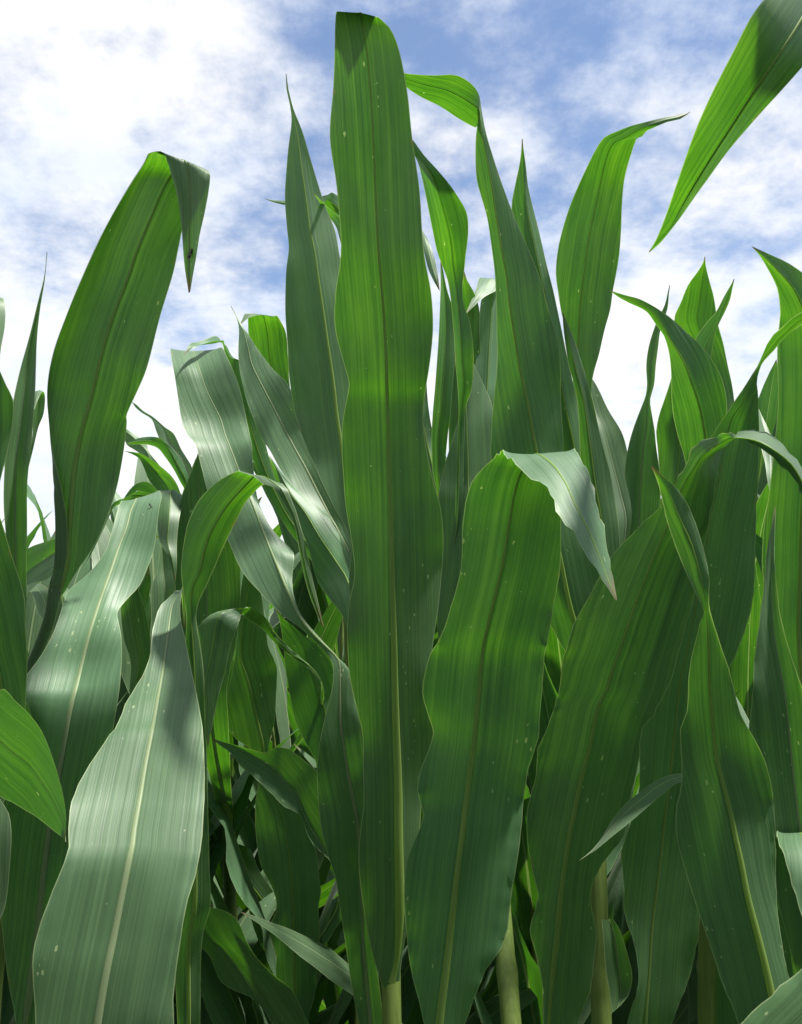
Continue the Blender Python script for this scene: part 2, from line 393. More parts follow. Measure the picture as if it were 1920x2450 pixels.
Plant('behindfold', (1224, 2450, .84), (1150, 1560, 1.05), 'corn plant with a yellow green stalk showing between the two wide dark front leaves', .0115)
Plant('leftfold', (-20, 2400, .84), (50, 1560, .82), 'corn plant at left, big leaning leaf with its tip folded down against the sky', .0105)
Plant('silver', (45, 2640, .76), (62, 2480, .74), 'corn plant with a silvery grey white ribbed leaf drooping below the folded tip at left', .011, lower=3)
Plant('pale', (205, 2860, .45), (225, 2620, .45), 'nearest corn plant, with the large pale sunlit leaf at the lower left', .011, lower=2)
Plant('greenarch', (430, 2740, .69), (440, 2580, .665), 'corn plant with a bright green arched leaf ending in a thin pale hanging tip', .0105, lower=3)
Plant('leftedge', (-330, 2450, .62), (-240, 1500, .66), 'corn plant beyond the left edge, dark leaves and one bright green leaf crossing it', .0105)
Plant('ribbed', (566, 2450, 1.32), (520, 1500, 1.05), 'corn plant with a grey ribbed upright leaf behind the bright green arched leaf', .0105)
Plant('shade', (712, 2450, 1.18), (655, 1760, 1.15), 'corn plant in deep shade left of the middle stalk, with a wavy dark leaf', .0105)
Plant('backleft', (470, 2300, 1.75), (452, 1180, 1.72), 'corn plant farther back at left with small pale drooping leaves against the sky', .0105, lower=2)
Plant('gapleft', (0, 2300, 1.42), (10, 1450, 1.4), 'corn plant farther back with a pale creased leaf crossing the gap at left', .0105, lower=2)
Plant('backmiddle', (850, 2300, 1.3), (830, 1000, 1.25), 'corn plant hidden behind the tallest leaf, thin green tips showing on its left', .0105, lower=2)

# ---- middle plant
leaf('centre', """917,2366 938,2352 957,2347; 893,2290 951,2290 962,2295; 871,2184 957,2184 981,2184; 859,2046 955,2046 1001,2046; 864,1977 954,1977 1006,1977; 871,1922 954,1922 1010,1922; 869,1840 952,1840 1026,1840; 868,1766 949,1766 1036,1766;
855,1702 947,1702 1034,1702; 838,1624 945,1624 1031,1624; 833,1560 944,1560 1034,1560; 835,1450 941,1450 1050,1450; 849,1376 939,1376 1058,1376; 841,1294 937,1294 1062,1294; 827,1212 935,1212 1054,1212; 823,1151 933,1151 1037,1151; 819,1069 931,1069 1020,1069;
821,1007 929,1007 1013,1007; 832,946 927,946 1017,946; 836,917 926,917 1022,917; 821,864 925,864 1030,864; 801,782 921,782 1037,782; 803,700 915,700 1032,700; 816,607 907,607 1015,607; 807,451 899,451 1004,451; 790,328 894,328 987,328; 797,205 886,205 973,205; 801,102 876,102 950,102; 802,60 868,58 932,62;
804,35 864,34 912,42; 806,27 864,29 900,37@.675; 807,27 852,31 896,40@.692; 810,29 842,34 880,43@.703""", [(0, .80), (.2, .803), (.45, .79), (.65, .755), (.85, .692), (1, .683)], .012, .005, attach=False, ribw=.0052, crinkle=.0003)
leaf('centre', """835,1420 870,1400 890,1400; 838,1290 858,1290 885,1290; 797,1208 840,1208 880,1208; 760,1130 826,1130 880,1130; 735,1073 819,1073 880,1060; 707,995 807,995 874,980; 692,905 797,905 868,900; 688,823 785,823 860,823; 684,738 773,738 850,745; 686,656 761,656 830,680; 692,594 752,594 812,604; 688,553 743,553 803,553; 682,471 735,490 776,484; 688,369 722,400 745,385; 698,287 710,310 723,312; 694,250 699,262 703,262; 686,212 688,212 691,214; 685,176""", [(0, .93), (.3, .95), (.7, .96), (1, .97)], .008, .005, ribw=.0042)
leaf('centre', """825,1340 840,1330 850,1330; 805,1258 812,1275 838,1290; 764,1221 790,1235 812,1225; 727,1188 764,1184 800,1170; 694,1155 731,1118 785,1110; 670,1122 707,1075 765,1060; 645,1077 682,1028 738,1010; 620,1040 655,975 712,965; 600,983 625,917 690,920; 588,940 605,875 656,886; 577,880 594,829 615,833; 573,825 585,795 592,796; 571,776 573,772 577,774; 553,732""", [(0, .96), (.3, 1.0), (.7, 1.06), (1, 1.10)], -.01, .005, ribw=.0034)
leaf('centre', """850,1600 858,1560 862,1540; 821,1479 842,1440 858,1400; 788,1434 830,1385 850,1340; 764,1397 805,1344 842,1300; 735,1300 764,1282 820,1270; 705,1230 730,1225 780,1225; 680,1180 695,1180 730,1185; 660,1120 668,1130 690,1150; 645,1090""", [(0, 1.0), (.5, 1.08), (1, 1.14)], .012, .004)
leaf('centre', """883,2560 893,2540 910,2530; 859,2450 888,2450 916,2450; 838,2344 878,2344 907,2344; 829,2276 872,2276 895,2276; 820,2207 868,2207 880,2207; 802,2092 862,2092 880,2092; 783,2037 860,2037 876,2037; 767,1977 857,1977 882,1977; 758,1863 836,1863 878,1863; 763,1794 825,1794 876,1794; 776,1725 815,1725 868,1725; 793,1657 814,1660 850,1680; 798,1620 814,1615 838,1620; 797,1590 811,1580 833,1597; 780,1561 775,1540 800,1565; 751,1531 742,1506 770,1530; 716,1499 715,1470 744,1502; 678,1473 690,1415 720,1470; 649,1447 678,1388 706,1432; 619,1414 663,1352 700,1390; 593,1385 650,1320 702,1330; 573,1353 640,1295 696,1312; 545,1291 622,1250 656,1271; 518,1235 603,1201 631,1230; 494,1164 585,1160 615,1184; 482,1115 568,1115 606,1105; 469,1067 550,1067 604,1067; 451,1046 539,1040 598,1040; 439,1017 529,1005 590,1005; 420,923 495,935 570,915; 414,880 479,888 550,868; 409,843 463,840 526,833@1.12; 411,846 462,846 519,840@1.15; 425,880 463,885 505,880@1.2; 450,950 462,960 480,950@1.23; 462,1010@1.24""", [(0, .90), (.25, .875), (.45, .89), (.55, .93), (1, 1.12)], -.008, .006, ribw=.0036, drop=.05)
leaf('centre', """1065,1500 1068,1480 1075,1480; 1088,1250 1095,1230 1105,1230; 1094,1060 1100,1050 1112,1050; 1098,975 1104,975 1116,972; 1096,930 1110,930 1127,940; 1090,870 1107,870 1133,893; 1088,823 1104,823 1133,835; 1084,770 1100,770 1124,769; 1080,726 1096,726 1111,732; 1072,672 1090,672 1107,690; 1059,631 1085,635 1111,648; 1047,594 1082,600 1114,615; 1035,545 1075,555 1119,566; 1022,484 1061,500 1114,512; 1004,422 1043,440 1090,462; 996,385 1025,405 1047,406; 990,366 1003,370 1014,370; 975,330 985,330 995,345; 950,290@.87""", [(0, 1.04), (.3, .99), (.55, .97), (.85, .87), (1, .86)], .012, .005, ribw=.0022)

# ---- scarred leaf with the pale folded tip
leaf('midright', """1027,2600 1043,2600 1062,2600; 1015,2450 1052,2450 1114,2450; 983,2321 1068,2321 1162,2321; 974,2243 1077,2243 1208,2243; 967,2138 1089,2138 1224,2138; 976,2046 1100,2046 1240,2046; 1007,1975 1110,1970 1251,1970; 1014,1948 1112,1945 1253,1945; 1008,1925 1115,1925 1255,1925; 998,1886 1120,1886 1259,1886; 1008,1840 1126,1840 1265,1840; 1030,1785 1134,1785 1280,1790; 1038,1757 1137,1757 1289,1762; 1029,1725 1140,1725 1291,1725; 1011,1656 1146,1656 1295,1656; 1022,1587 1153,1587 1300,1587; 1036,1551 1157,1551 1305,1551; 1056,1519 1164,1519 1314,1519; 1079,1450 1180,1450 1328,1450; 1103,1356 1202,1356 1342,1356; 1108,1253 1219,1253 1343,1253; 1120,1184 1231,1184 1347,1184; 1141,1139 1243,1140 1352,1135; 1182,1096 1262,1106 1360,1100;
1215,1087,-0.012 1288,1087 1372,1079,0.016@0.560; 1245,1114,-0.012 1308,1100 1382,1090,0.016@0.540; 1273,1143,-0.012 1330,1122 1394,1117,0.016@0.523; 1308,1171,-0.012 1354,1160 1405,1143,0.016@0.508; 1331,1221,-0.012 1377,1212 1424,1200,0.016@0.490; 1364,1278,-0.012 1405,1262 1440,1262,0.016@0.475; 1404,1340,-0.012 1431,1322 1455,1320,0.016@0.465; 1441,1389,-0.012 1452,1378 1465,1362,0.016@0.457; 1475,1436@0.450""", [(0, .655), (.3, .662), (.5, .65), (.75, .605), (1, .57)], .010, .004, ribw=.0044, crinkle=.0013, label='scarred dark leaf with a pale folded tip')

# ---- arching leaf in half shadow
leaf('arch', """1297,2560 1308,2560 1350,2560; 1300,2450 1314,2450 1385,2450; 1300,2370 1320,2370 1412,2370; 1284,2285 1329,2285 1422,2285; 1268,2224 1335,2224 1425,2224; 1281,2175 1339,2175 1415,2175; 1287,2142 1342,2142 1415,2120; 1273,2080 1350,2080 1440,2070; 1260,1998 1363,1998 1496,2000; 1262,1937 1376,1937 1508,1937; 1283,1855 1394,1855 1523,1855; 1286,1826 1402,1826 1529,1826; 1288,1793 1411,1793 1532,1781; 1308,1750 1421,1744 1537,1744; 1327,1691 1433,1691 1560,1711; 1338,1650 1454,1650 1591,1650; 1343,1600 1467,1600 1612,1600; 1354,1551 1486,1551 1630,1540; 1372,1495 1503,1495 1646,1491; 1417,1413 1532,1413 1668,1400; 1462,1335 1568,1323 1687,1307; 1527,1262 1601,1253 1698,1240; 1577,1214 1618,1200 1706,1192,0.01; 1614,1155 1643,1152 1715,1135,0.02; 1642,1110 1663,1122 1722,1090,0.04; 1655,1073 1680,1095 1734,1070,0.06; 1679,1053 1704,1076 1745,1058,0.075; 1712,1044 1732,1058 1757,1050,0.085;
1749,1040 1757,1048 1768,1045,0.095@0.615; 1785,1056 1793,1050 1800,1040,0.10@0.600; 1814,1073 1822,1058 1830,1043,0.10@0.590; 1851,1098 1862,1081 1872,1065,0.095@0.585; 1884,1130 1896,1110 1909,1098,0.085@0.585; 1909,1163 1919,1146 1930,1132,0.07@0.590; 1930,1220 1938,1205 1945,1190,0.04@0.595; 1950,1330@0.615""", [(0, .70), (.35, .697), (.6, .675), (.8, .64), (1, .622)], .008, .004, ribw=.0042, crinkle=.0008, eR=.03, label='wide leaf in half shadow arching over to the right')

# ---- lower right leaf with small forward tip
leaf('twist', """1753,2413 1852,2410 1905,2430; 1728,2355 1843,2365 1892,2347; 1708,2290 1826,2290 1880,2290; 1683,2216 1807,2215 1867,2203; 1659,2142 1788,2140 1863,2142; 1642,2080 1775,2070 1859,2090; 1624,2007 1760,2000 1856,1985; 1620,1953 1750,1950 1852,1930; 1631,1880 1735,1890 1845,1885; 1632,1814 1716,1814 1828,1820; 1628,1775 1711,1775 1812,1785; 1627,1744 1708,1744 1798,1757; 1644,1703 1704,1703 1772,1709; 1646,1650 1700,1650 1757,1650; 1648,1600 1698,1600 1744,1600; 1658,1550 1697,1550 1726,1550; 1675,1490 1693,1490 1707,1490; 1685,1466 1691,1464 1698,1460; 1680,1450 1690,1440 1696,1442; 1650,1389 1677,1380 1698,1389; 1618,1311 1656,1305 1690,1333; 1593,1233 1622,1230 1655,1225; 1577,1163 1596,1167 1624,1173; 1565,1130 1572,1133 1588,1140; 1559,1114""", [(0, .578), (.35, .585), (.7, .565), (1, .545)], .009, .004, ribw=.0040, crinkle=.0006)

# ---- upright plant behind the arching leaf
leaf('upright', """1500,2450 1544,2450 1610,2450; 1528,2350 1552,2330 1655,2340; 1520,2260 1557,2250 1668,2270; 1500,2200 1562,2200 1672,2200; 1493,2110 1574,2110 1675,2110; 1485,2040 1582,2050 1680,2050; 1505,1975 1590,1970 1688,1975; 1523,1896 1601,1890 1692,1900; 1530,1820 1608,1820 1700,1820; 1534,1732 1617,1732 1712,1732; 1545,1650 1624,1650 1725,1650; 1570,1550 1645,1550 1760,1550; 1590,1450 1664,1450 1795,1450; 1620,1350 1683,1350 1808,1370; 1650,1250 1700,1250 1816,1274; 1680,1150 1721,1150 1817,1150; 1705,1045 1741,1040 1815,1040; 1735,1000 1752,1000 1814,1000; 1762,957 1772,970 1812,945; 1792,912 1797,922 1811,918; 1812,878 1815,882 1818,884; 1827,843 1828,856 1829,862; 1835,823 1845,836 1852,838; 1851,800 1862,812 1872,815; 1868,786 1880,795 1892,796; 1892,761 1906,772 1920,775; 1930,740 1940,750 1950,755; 1990,690""", [(0, .80), (.4, .80), (.7, .765), (1, .70)], .012, .004, eL=-.02, ribw=.0036, crinkle=.0007)
leaf('upright', """1670,1440 1690,1420 1712,1420; 1662,1300 1690,1280 1735,1280; 1650,1180 1690,1160 1742,1150; 1635,1087 1690,1090 1744,1070; 1624,1045 1688,1045 1743,1020; 1613,990 1679,990 1741,990; 1609,949 1668,950 1737,950; 1608,908 1655,915 1725,908; 1605,869 1641,875 1700,860; 1599,836 1624,845 1671,822; 1588,803 1607,818 1640,792; 1569,776 1585,783 1613,767; 1547,744 1562,749 1580,744; 1503,723 1520,725 1535,720; 1480,711 1488,711 1495,706; 1460,695""", [(0, .90), (.4, .85), (.8, .82), (1, .76)], .010, .004, ribw=.0030, label='curved leaf with its tip pointing left')
leaf('upright', """1680,1180 1690,1170 1705,1170; 1665,1000 1680,1000 1695,1000; 1655,900 1675,910 1697,900; 1660,822 1690,830 1706,815; 1690,773 1710,790 1718,778; 1712,748 1724,755 1733,750; 1734,707 1742,710 1748,715; 1750,680 1752,682 1753,690; 1757,667""", [(0, .98), (1, .92)], .008, .003, ribw=.0022)
leaf('upright', """1590,1260 1612,1240 1640,1240; 1580,1150 1621,1142 1660,1150; 1572,1067 1627,1073 1655,1060; 1568,1032 1625,1035 1645,1030; 1575,996 1616,1000 1635,1000; 1586,966 1612,965 1625,965; 1597,935 1610,935 1620,935; 1606,905 1611,905 1615,905; 1612,875""", [(0, .98), (1, .94)], .010, .003, ribw=.0022)

leaf('upright', '''1715,1180 1735,1180 1755,1180; 1695,957 1727,957 1759,957; 1665,875 1705,875 1742,875; 1635,822 1690,822 1731,825; 1614,768 1668,770 1717,775; 1630,720 1673,720 1708,712; 1646,682 1678,682 1700,680; 1668,652 1683,650 1692,648; 1682,630 1686,630 1689,632; 1687,614''', [(0, 1.12), (1, 1.0)], .010, .003, ribw=.0022)
leaf('twist', '''1735,1945 1740,1925 1745,1905; 1670,1880 1672,1862 1675,1850; 1630,1870 1629,1860 1628,1850; 1590,1892 1585,1876 1580,1862; 1549,1925 1546,1905 1543,1886; 1508,1960 1504,1940 1501,1921; 1467,1995 1468,1977 1469,1958; 1426,2032 1435,2016 1446,1996; 1405,2047 1410,2042 1416,2034; 1386,2060''', [(0, .645), (1, .60)], -.004, .002, eL=-.045, eR=.015, ribw=.0016, label='small pale hanging leaf tip')
# ---- right edge plant
leaf('rightedge', """1890,1700 1930,1700 1990,1700; 1860,1500 1910,1500 1985,1500; 1829,1380 1915,1380 1995,1380; 1827,1307 1916,1307 2000,1307; 1831,1253 1918,1253 2003,1253; 1839,1192 1922,1192 2006,1192; 1843,1130 1926,1130 2008,1130; 1853,1048 1930,1048 2008,1048; 1860,987 1932,987 2006,987; 1862,905 1934,905 2003,905; 1864,823 1932,823 1995,823; 1868,770 1928,775 1985,775; 1868,738 1920,735 1960,710; 1860,689 1898,690 1932,665; 1835,640 1868,655 1888,630; 1818,612 1836,622 1852,613; 1800,590""", [(0, .84), (.5, .80), (1, .74)], .012, .005, ribw=.0034)
leaf('rightedge', """1900,2300 1950,2330 2010,2330; 1850,2130 1932,2130 1995,2130; 1820,1980 1913,1978 1975,1978; 1798,1850 1897,1840 1955,1840; 1797,1761 1888,1745 1938,1745; 1801,1686 1881,1675 1928,1680; 1805,1600 1868,1600 1903,1600; 1816,1479 1850,1490 1868,1479; 1827,1397 1846,1410 1857,1397; 1836,1315 1846,1325 1854,1325; 1848,1250 1852,1250 1856,1250; 1855,1214""", [(0, .70), (.5, .68), (1, .70)], -.009, .005, ribw=.0040, crinkle=.0008, label='grey upper side of a pointed leaf')
leaf('rightedge', """1990,2500 2020,2480 2050,2480; 1930,2150 1960,2140 2010,2140; 1880,2030 1920,2020 2000,2030; 1860,1999 1920,2004 1990,2012@.625; 1867,2018 1922,2020 1990,2025@.615; 1878,2042 1930,2050 1990,2060@.605; 1892,2093 1935,2100 1985,2110@.595; 1903,2142 1940,2150 1980,2160@.59; 1920,2199 1945,2210 1970,2215@.585; 1955,2300@.58""", [(0, .72), (1, .64)], .008, .004, ribw=.0030, crinkle=.0012, label='pale tip folded over towards the front')
leaf('rightedge', """1880,1350 1890,1340 1900,1340; 1850,1220 1858,1220 1870,1220; 1837,1150 1848,1150 1862,1150; 1832,1110 1846,1110 1860,1105; 1822,1050 1838,1060 1855,1070; 1816,1000 1822,1005 1830,1010; 1814,975""", [(0, 1.1), (1, 1.3)], -.008, .003, ribw=.002)

# ---- plant outside at the right
leaf('overhang', """2240,300 2260,300 2285,310; 2120,-60 2160,-40 2200,0; 2000,-140 2040,-70 2080,10; 1905,-85 1960,-15 2000,55; 1835,0 1890,90 1935,130; 1802,45 1850,150 1905,162; 1761,115 1800,225 1855,222; 1712,197 1745,310 1794,295; 1671,287 1705,372 1740,362; 1630,402 1660,445 1688,440; 1605,478 1630,498 1648,498; 1589,527 1608,540 1616,540; 1570,573 1577,577 1582,580; 1554,603""", [(0, .52), (.3, .42), (.7, .49), (1, .62)], .009, .003, eL=-.014, eR=.020, ribw=.0030)
leaf('overhang', """2010,2200 2050,2260 2100,2330; 1920,2328 1990,2400 2050,2480; 1876,2363 1950,2450 2010,2540; 1831,2408 1900,2500 1960,2590; 1790,2450 1850,2560 1900,2640; 1740,2520 1785,2620 1830,2690; 1690,2620 1715,2690 1740,2720; 1650,2780""", [(0, .46), (1, .42)], -.004, .004, ribw=.0040, crinkle=.0012, label='pale leaf edge in the lower right corner')

# ---- jointed stalk, lower right
leaf('stalkright', """1395,1640 1400,1620 1420,1620; 1330,1520 1383,1520 1440,1520; 1290,1440 1362,1440 1450,1440; 1240,1300 1336,1310 1425,1310; 1200,1180 1306,1180 1375,1180; 1176,1102 1288,1102 1352,1100; 1176,1040 1275,1030 1348,1040; 1182,954 1261,954 1343,954; 1190,876 1246,890 1342,885; 1190,815 1234,815 1335,815; 1188,742 1222,742 1310,735; 1185,663 1213,663 1290,660; 1177,594 1202,605 1262,590; 1166,521 1190,530 1232,520; 1153,475 1181,470 1213,470; 1141,430 1173,420 1195,420; 1138,369 1163,370 1178,367; 1139,325 1154,325 1165,322; 1142,300 1149,280 1154,262; 1139,306,.012 1147,262 1149,232,-.010; 1118,297,.016 1131,250 1139,212,-.014; 1092,283,.018 1109,236 1120,193,-.018; 1051,256,.018 1068,216 1088,178,-.018; 1010,234,.014 1024,206 1040,179,-.014; 973,209,.008 976,191 978,176,-.008; 955,190 955,182 955,172; 925,170""", [(0, .97), (.3, .94), (.65, .90), (.8, .87), (1, .84)], .012, .004, eL=.02, ribw=.0036, label='tall grey leaf that twists over to the left at its top')
leaf('stalkright', """1395,1560 1405,1540 1425,1540; 1370,1300 1398,1300 1440,1300; 1335,1150 1388,1150 1425,1150; 1320,1048 1370,1048 1402,1048; 1310,966 1352,966 1384,966; 1300,864 1335,864 1360,864; 1285,782 1322,782 1342,782; 1270,700 1303,700 1325,700; 1255,640 1290,640 1310,640; 1236,566 1275,566 1294,566; 1224,496 1261,496 1275,490; 1233,443 1255,443 1264,443; 1244,390 1252,390 1258,390; 1248,355 1250,355 1253,355; 1250,332""", [(0, 1.04), (1, .95)], .012, .004, ribw=.0026)
leaf('stalkright', """1400,1620 1430,1600 1460,1600; 1400,1400 1450,1400 1482,1400; 1395,1250 1440,1253 1480,1253; 1390,1150 1424,1151 1466,1151; 1388,1050 1412,1060 1438,1048; 1380,950 1398,960 1417,954; 1359,864 1375,870 1394,870; 1349,790 1358,800 1370,800; 1347,749""", [(0, 1.0), (1, .96)], .010, .004, ribw=.0028)
leaf('stalkright', """1395,1400 1410,1380 1425,1380; 1385,1150 1400,1150 1425,1150; 1375,1000 1388,1000 1415,1000; 1370,900 1386,900 1418,905; 1362,850 1384,850 1434,845; 1352,782 1386,782 1450,782; 1344,750 1389,735 1462,740; 1337,705 1392,697 1468,700; 1331,656 1398,656 1476,656; 1335,607 1404,607 1482,607; 1347,549 1413,549 1486,549; 1363,496 1425,496 1487,496; 1384,443 1437,439 1492,443; 1404,398 1446,398 1500,405; 1425,357 1457,362 1511,369; 1445,328 1470,342 1523,336; 1474,314 1496,330 1536,330; 1507,302 1525,312 1548,314; 1545,292 1553,300 1562,307; 1588,281 1592,287 1597,292; 1622,275 1625,280 1628,285; 1642,271 1643,273 1644,275; 1652,267""", [(0, 1.05), (.5, .99), (.8, .91), (1, .91)], .012, .004, ribw=.0030, label='tall leaf whose narrow tip bends off to the right')
leaf('stalkright', """1440,1420 1470,1420 1500,1420; 1430,1260 1499,1249 1515,1260; 1430,1180 1486,1184 1512,1190; 1425,1110 1466,1110 1508,1120; 1410,1040 1445,1030 1490,1044; 1400,985 1425,985 1455,980; 1400,930 1412,930 1427,920; 1405,890""", [(0, 1.15), (1, 1.25)], -.008, .004, ribw=.0030)
leaf('stalkright', """1490,1450 1510,1440 1530,1440; 1500,1330 1525,1330 1560,1330; 1509,1215 1530,1215 1580,1215; 1501,1175 1532,1175 1582,1175; 1494,1134 1536,1130 1580,1120; 1503,1073 1540,1070 1571,1061; 1515,1032 1546,1030 1567,1030; 1531,987 1549,990 1560,990; 1546,945 1551,945 1556,955; 1549,918 1556,918 1565,922; 1547,875 1558,875 1569,875; 1552,831 1564,831 1575,831; 1568,778 1575,778 1581,789; 1591,729 1594,735 1598,738; 1597,705 1599,705 1601,705; 1603,682""", [(0, 1.02), (1, 1.0)], -.006, .004, ribw=.0026, label='grey ribbed leaf with a thin upright point')
leaf('stalkright', """1440,2200 1458,2200 1468,2200; 1445,2250 1470,2240 1484,2226; 1450,2320 1478,2300 1504,2290; 1458,2370 1485,2350 1513,2339; 1462,2400 1485,2390 1503,2384; 1465,2420 1478,2412 1486,2405; 1458,2428""", [(0, .885), (1, .87)], -.004, .002, ribw=.002, attach=False, label='small pale blade hanging beside the stalk')

# ---- plant with stalk between the two dark leaves
leaf('behindfold', """1060,1640 1090,1640 1120,1640; 1047,1500 1108,1500 1165,1500; 1045,1350 1123,1350 1185,1350; 1049,1190 1121,1190 1195,1190; 1055,1151 1121,1151 1195,1151; 1071,1090 1120,1090 1188,1080; 1090,1030 1118,1030 1184,1000; 1098,1000 1117,985 1175,960; 1110,940 1117,930 1160,922; 1116,890 1120,890 1140,882; 1120,850 1122,850 1128,850; 1124,820""", [(0, 1.02), (1, 1.06)], .010, .004, ribw=.0030)
leaf('behindfold', """1040,1400 1055,1380 1075,1380; 1047,1190 1055,1190 1066,1190; 1036,1130 1050,1130 1066,1114; 1033,1048 1048,1050 1070,1061; 1036,987 1055,987 1078,987; 1043,905 1062,905 1085,905; 1051,782 1068,790 1092,820; 1053,700 1065,710 1085,740; 1054,660 1060,665 1070,690; 1055,622""", [(0, 1.12), (1, 1.05)], .010, .003, ribw=.0022)
leaf('behindfold', """1120,1300 1140,1280 1165,1280; 1115,1060 1150,1060 1185,1060; 1130,960 1165,950 1195,950; 1136,900 1168,900 1200,900; 1140,848 1170,848 1203,848; 1145,782 1174,790 1205,790; 1151,722 1178,720 1206,720; 1158,682 1180,680 1208,690; 1150,664 1178,666 1205,670@1.20; 1142,682 1160,692 1188,694@1.17; 1134,705 1145,709 1158,712@1.15; 1116,749@1.13""", [(0, 1.15), (1, 1.22)], .008, .003, ribw=.0022, label='leaf with a small pale folded tip')
leaf('behindfold', """1080,1250 1100,1240 1130,1240; 1075,1000 1105,1000 1150,1000; 1090,850 1115,850 1150,850; 1098,790 1122,790 1148,780; 1103,740 1122,740 1147,737; 1105,698 1117,700 1134,698; 1108,672 1113,672 1119,672; 1111,650""", [(0, 1.2), (1, 1.12)], .008, .003, ribw=.0022)
leaf('behindfold', """985,900 1000,880 1020,880; 985,700 1000,690 1020,700; 990,570 1000,560 1010,562; 1000,548 1009,550 1018,562@1.1; 1012,590 1022,590 1030,585@1.06; 1024,640 1034,635 1042,625@1.04; 1036,668 1042,664 1048,655@1.03; 1052,695@1.03""", [(0, 1.15), (1, 1.12)], .006, .003, ribw=.002)

# ---- folded tip plant, left
leaf('leftfold', """60,1640 62,1640 66,1630 72,1620; 70,1615 64,1590 80,1595 92,1570; 102,1570 82,1545 100,1540 112,1510; 135,1492 108,1470 128,1470 134,1450; 154,1418 120,1400 150,1400 156,1412; 160,1348 129,1340 163,1345 184,1369; 163,1279 131,1270 166,1280 230,1300; 158,1213 130,1200 172,1200 270,1200; 141,1131 127,1130 180,1115 288,1122; 123,1061 121,1055 192,1050 300,1045; 118,1020 117,1010 202,1010 303,1010; 112,956 111,950 219,950 304,990; 115,903 114,898 230,903 330,935; 127,845 126,840 248,830 352,885; 160,759 158,757 277,740 385,755; 197,669 195,667 308,662 415,655; 230,595 228,593 330,597 428,590; 267,521 265,520 362,520 440,535; 308,448 306,447 394,447 466,475; 342,398 340,397 418,407 488,432;
369,364,0.002 368,364 436,382 499,405,-0.002@0.685; 385,361,0.006 385,362 444,385 501,409,-0.006@0.684; 397,372,0.010 397,374 449,395 502,419,-0.012@0.684; 410,419,0.010 411,420 455,440 497,468,-0.012@0.685; 422,464,0.010 423,465 457,490 489,514,-0.012@0.687; 435,546,0.010 436,546 457,560 478,564,-0.012@0.690; 441,607,0.010 442,607 456,615 470,618,-0.012@0.692; 445,648,0.010 446,648 455,655 462,662,-0.012@0.693; 454,700@0.695""", [(0, .80), (.4, .78), (1, .695)], .006, .004, mid=2, ribw=.0046, eL=-.006, label='big leaning leaf with its tip folded down')
leaf('leftfold', """10,1640 25,1620 48,1620; 15,1520 34,1500 60,1500; 18,1430 38,1430 60,1410; 12,1300 38,1300 66,1305; 8,1200 37,1200 69,1205; 16,1078 40,1085 74,1090; 29,997 50,1010 78,1010; 37,940 57,940 82,940; 49,882 65,882 84,874; 70,804 79,804 89,812; 90,722 95,724 99,730; 104,670 106,670 108,672; 109,640 110,640 111,640; 113,603""", [(0, .84), (1, .88)], -.012, .004, ribw=.0030)

# ---- silvery leaf
leaf('silver', """40,2450 62,2450 90,2450; 20,2350 74,2350 112,2350; 2,2250 87,2250 142,2250; -5,2050 110,2050 192,2050; 5,1930 129,1925 230,1900; 40,1830 148,1815 262,1810; 75,1720 163,1725 276,1733; 56,1668 172,1680 283,1697; 52,1650 180,1650 290,1652; 62,1628 185,1630 293,1620; 90,1590 194,1592 294,1586; 125,1530 213,1517 289,1520; 143,1480 227,1475 282,1480; 150,1448 237,1445 281,1462; 164,1404 252,1405 300,1438; 197,1377 263,1375 334,1403; 230,1348 275,1340 355,1360; 254,1316 285,1310 371,1320; 270,1270 303,1262 379,1262; 281,1232 312,1225 383,1210; 290,1208 322,1200 384,1186; 300,1201 330,1193 384,1180@.99; 312,1199 338,1192 382,1181@1.005; 325,1225 345,1220 375,1215@1.05; 345,1300 355,1300 365,1300@1.08; 355,1380@1.1""", [(0, .74), (.3, .73), (.6, .82), (1, .98)], -.008, .006, ribw=.0046)
# ---- large pale leaf
leaf('pale', """90,2560 218,2560 425,2570; 82,2450 234,2450 424,2450; 80,2367 248,2367 419,2388; 82,2306 261,2300 424,2326; 90,2253 272,2250 432,2265; 107,2199 284,2190 441,2208; 131,2130 297,2125 451,2150; 156,2068 310,2060 467,2093; 169,2031 318,2020 477,2035; 168,1990 322,1985 482,1990; 172,1945 330,1940 485,1945; 180,1904 337,1900 487,1900; 201,1855 345,1850 488,1850; 230,1806 354,1800 486,1793; 262,1757 364,1750 483,1740; 283,1728 369,1722 480,1711; 299,1683 376,1680 473,1670; 314,1656 381,1650 469,1650; 340,1615 388,1610 461,1615; 357,1574 394,1574 453,1574; 363,1525 401,1520 443,1522; 371,1484 406,1480 433,1475; 386,1447 412,1447 435,1435; 410,1422 424,1424 437,1415; 425,1413 433,1412 438,1408@.73; 432,1412 436,1413 440,1410@.745; 436,1440 440,1440 444,1438@.77; 442,1500@.78""", [(0, .47), (.3, .505), (.5, .555), (.7, .625), (1, .73)], -.006, .005, ribw=.0036, crinkle=.0006, label='large pale leaf in full sun')
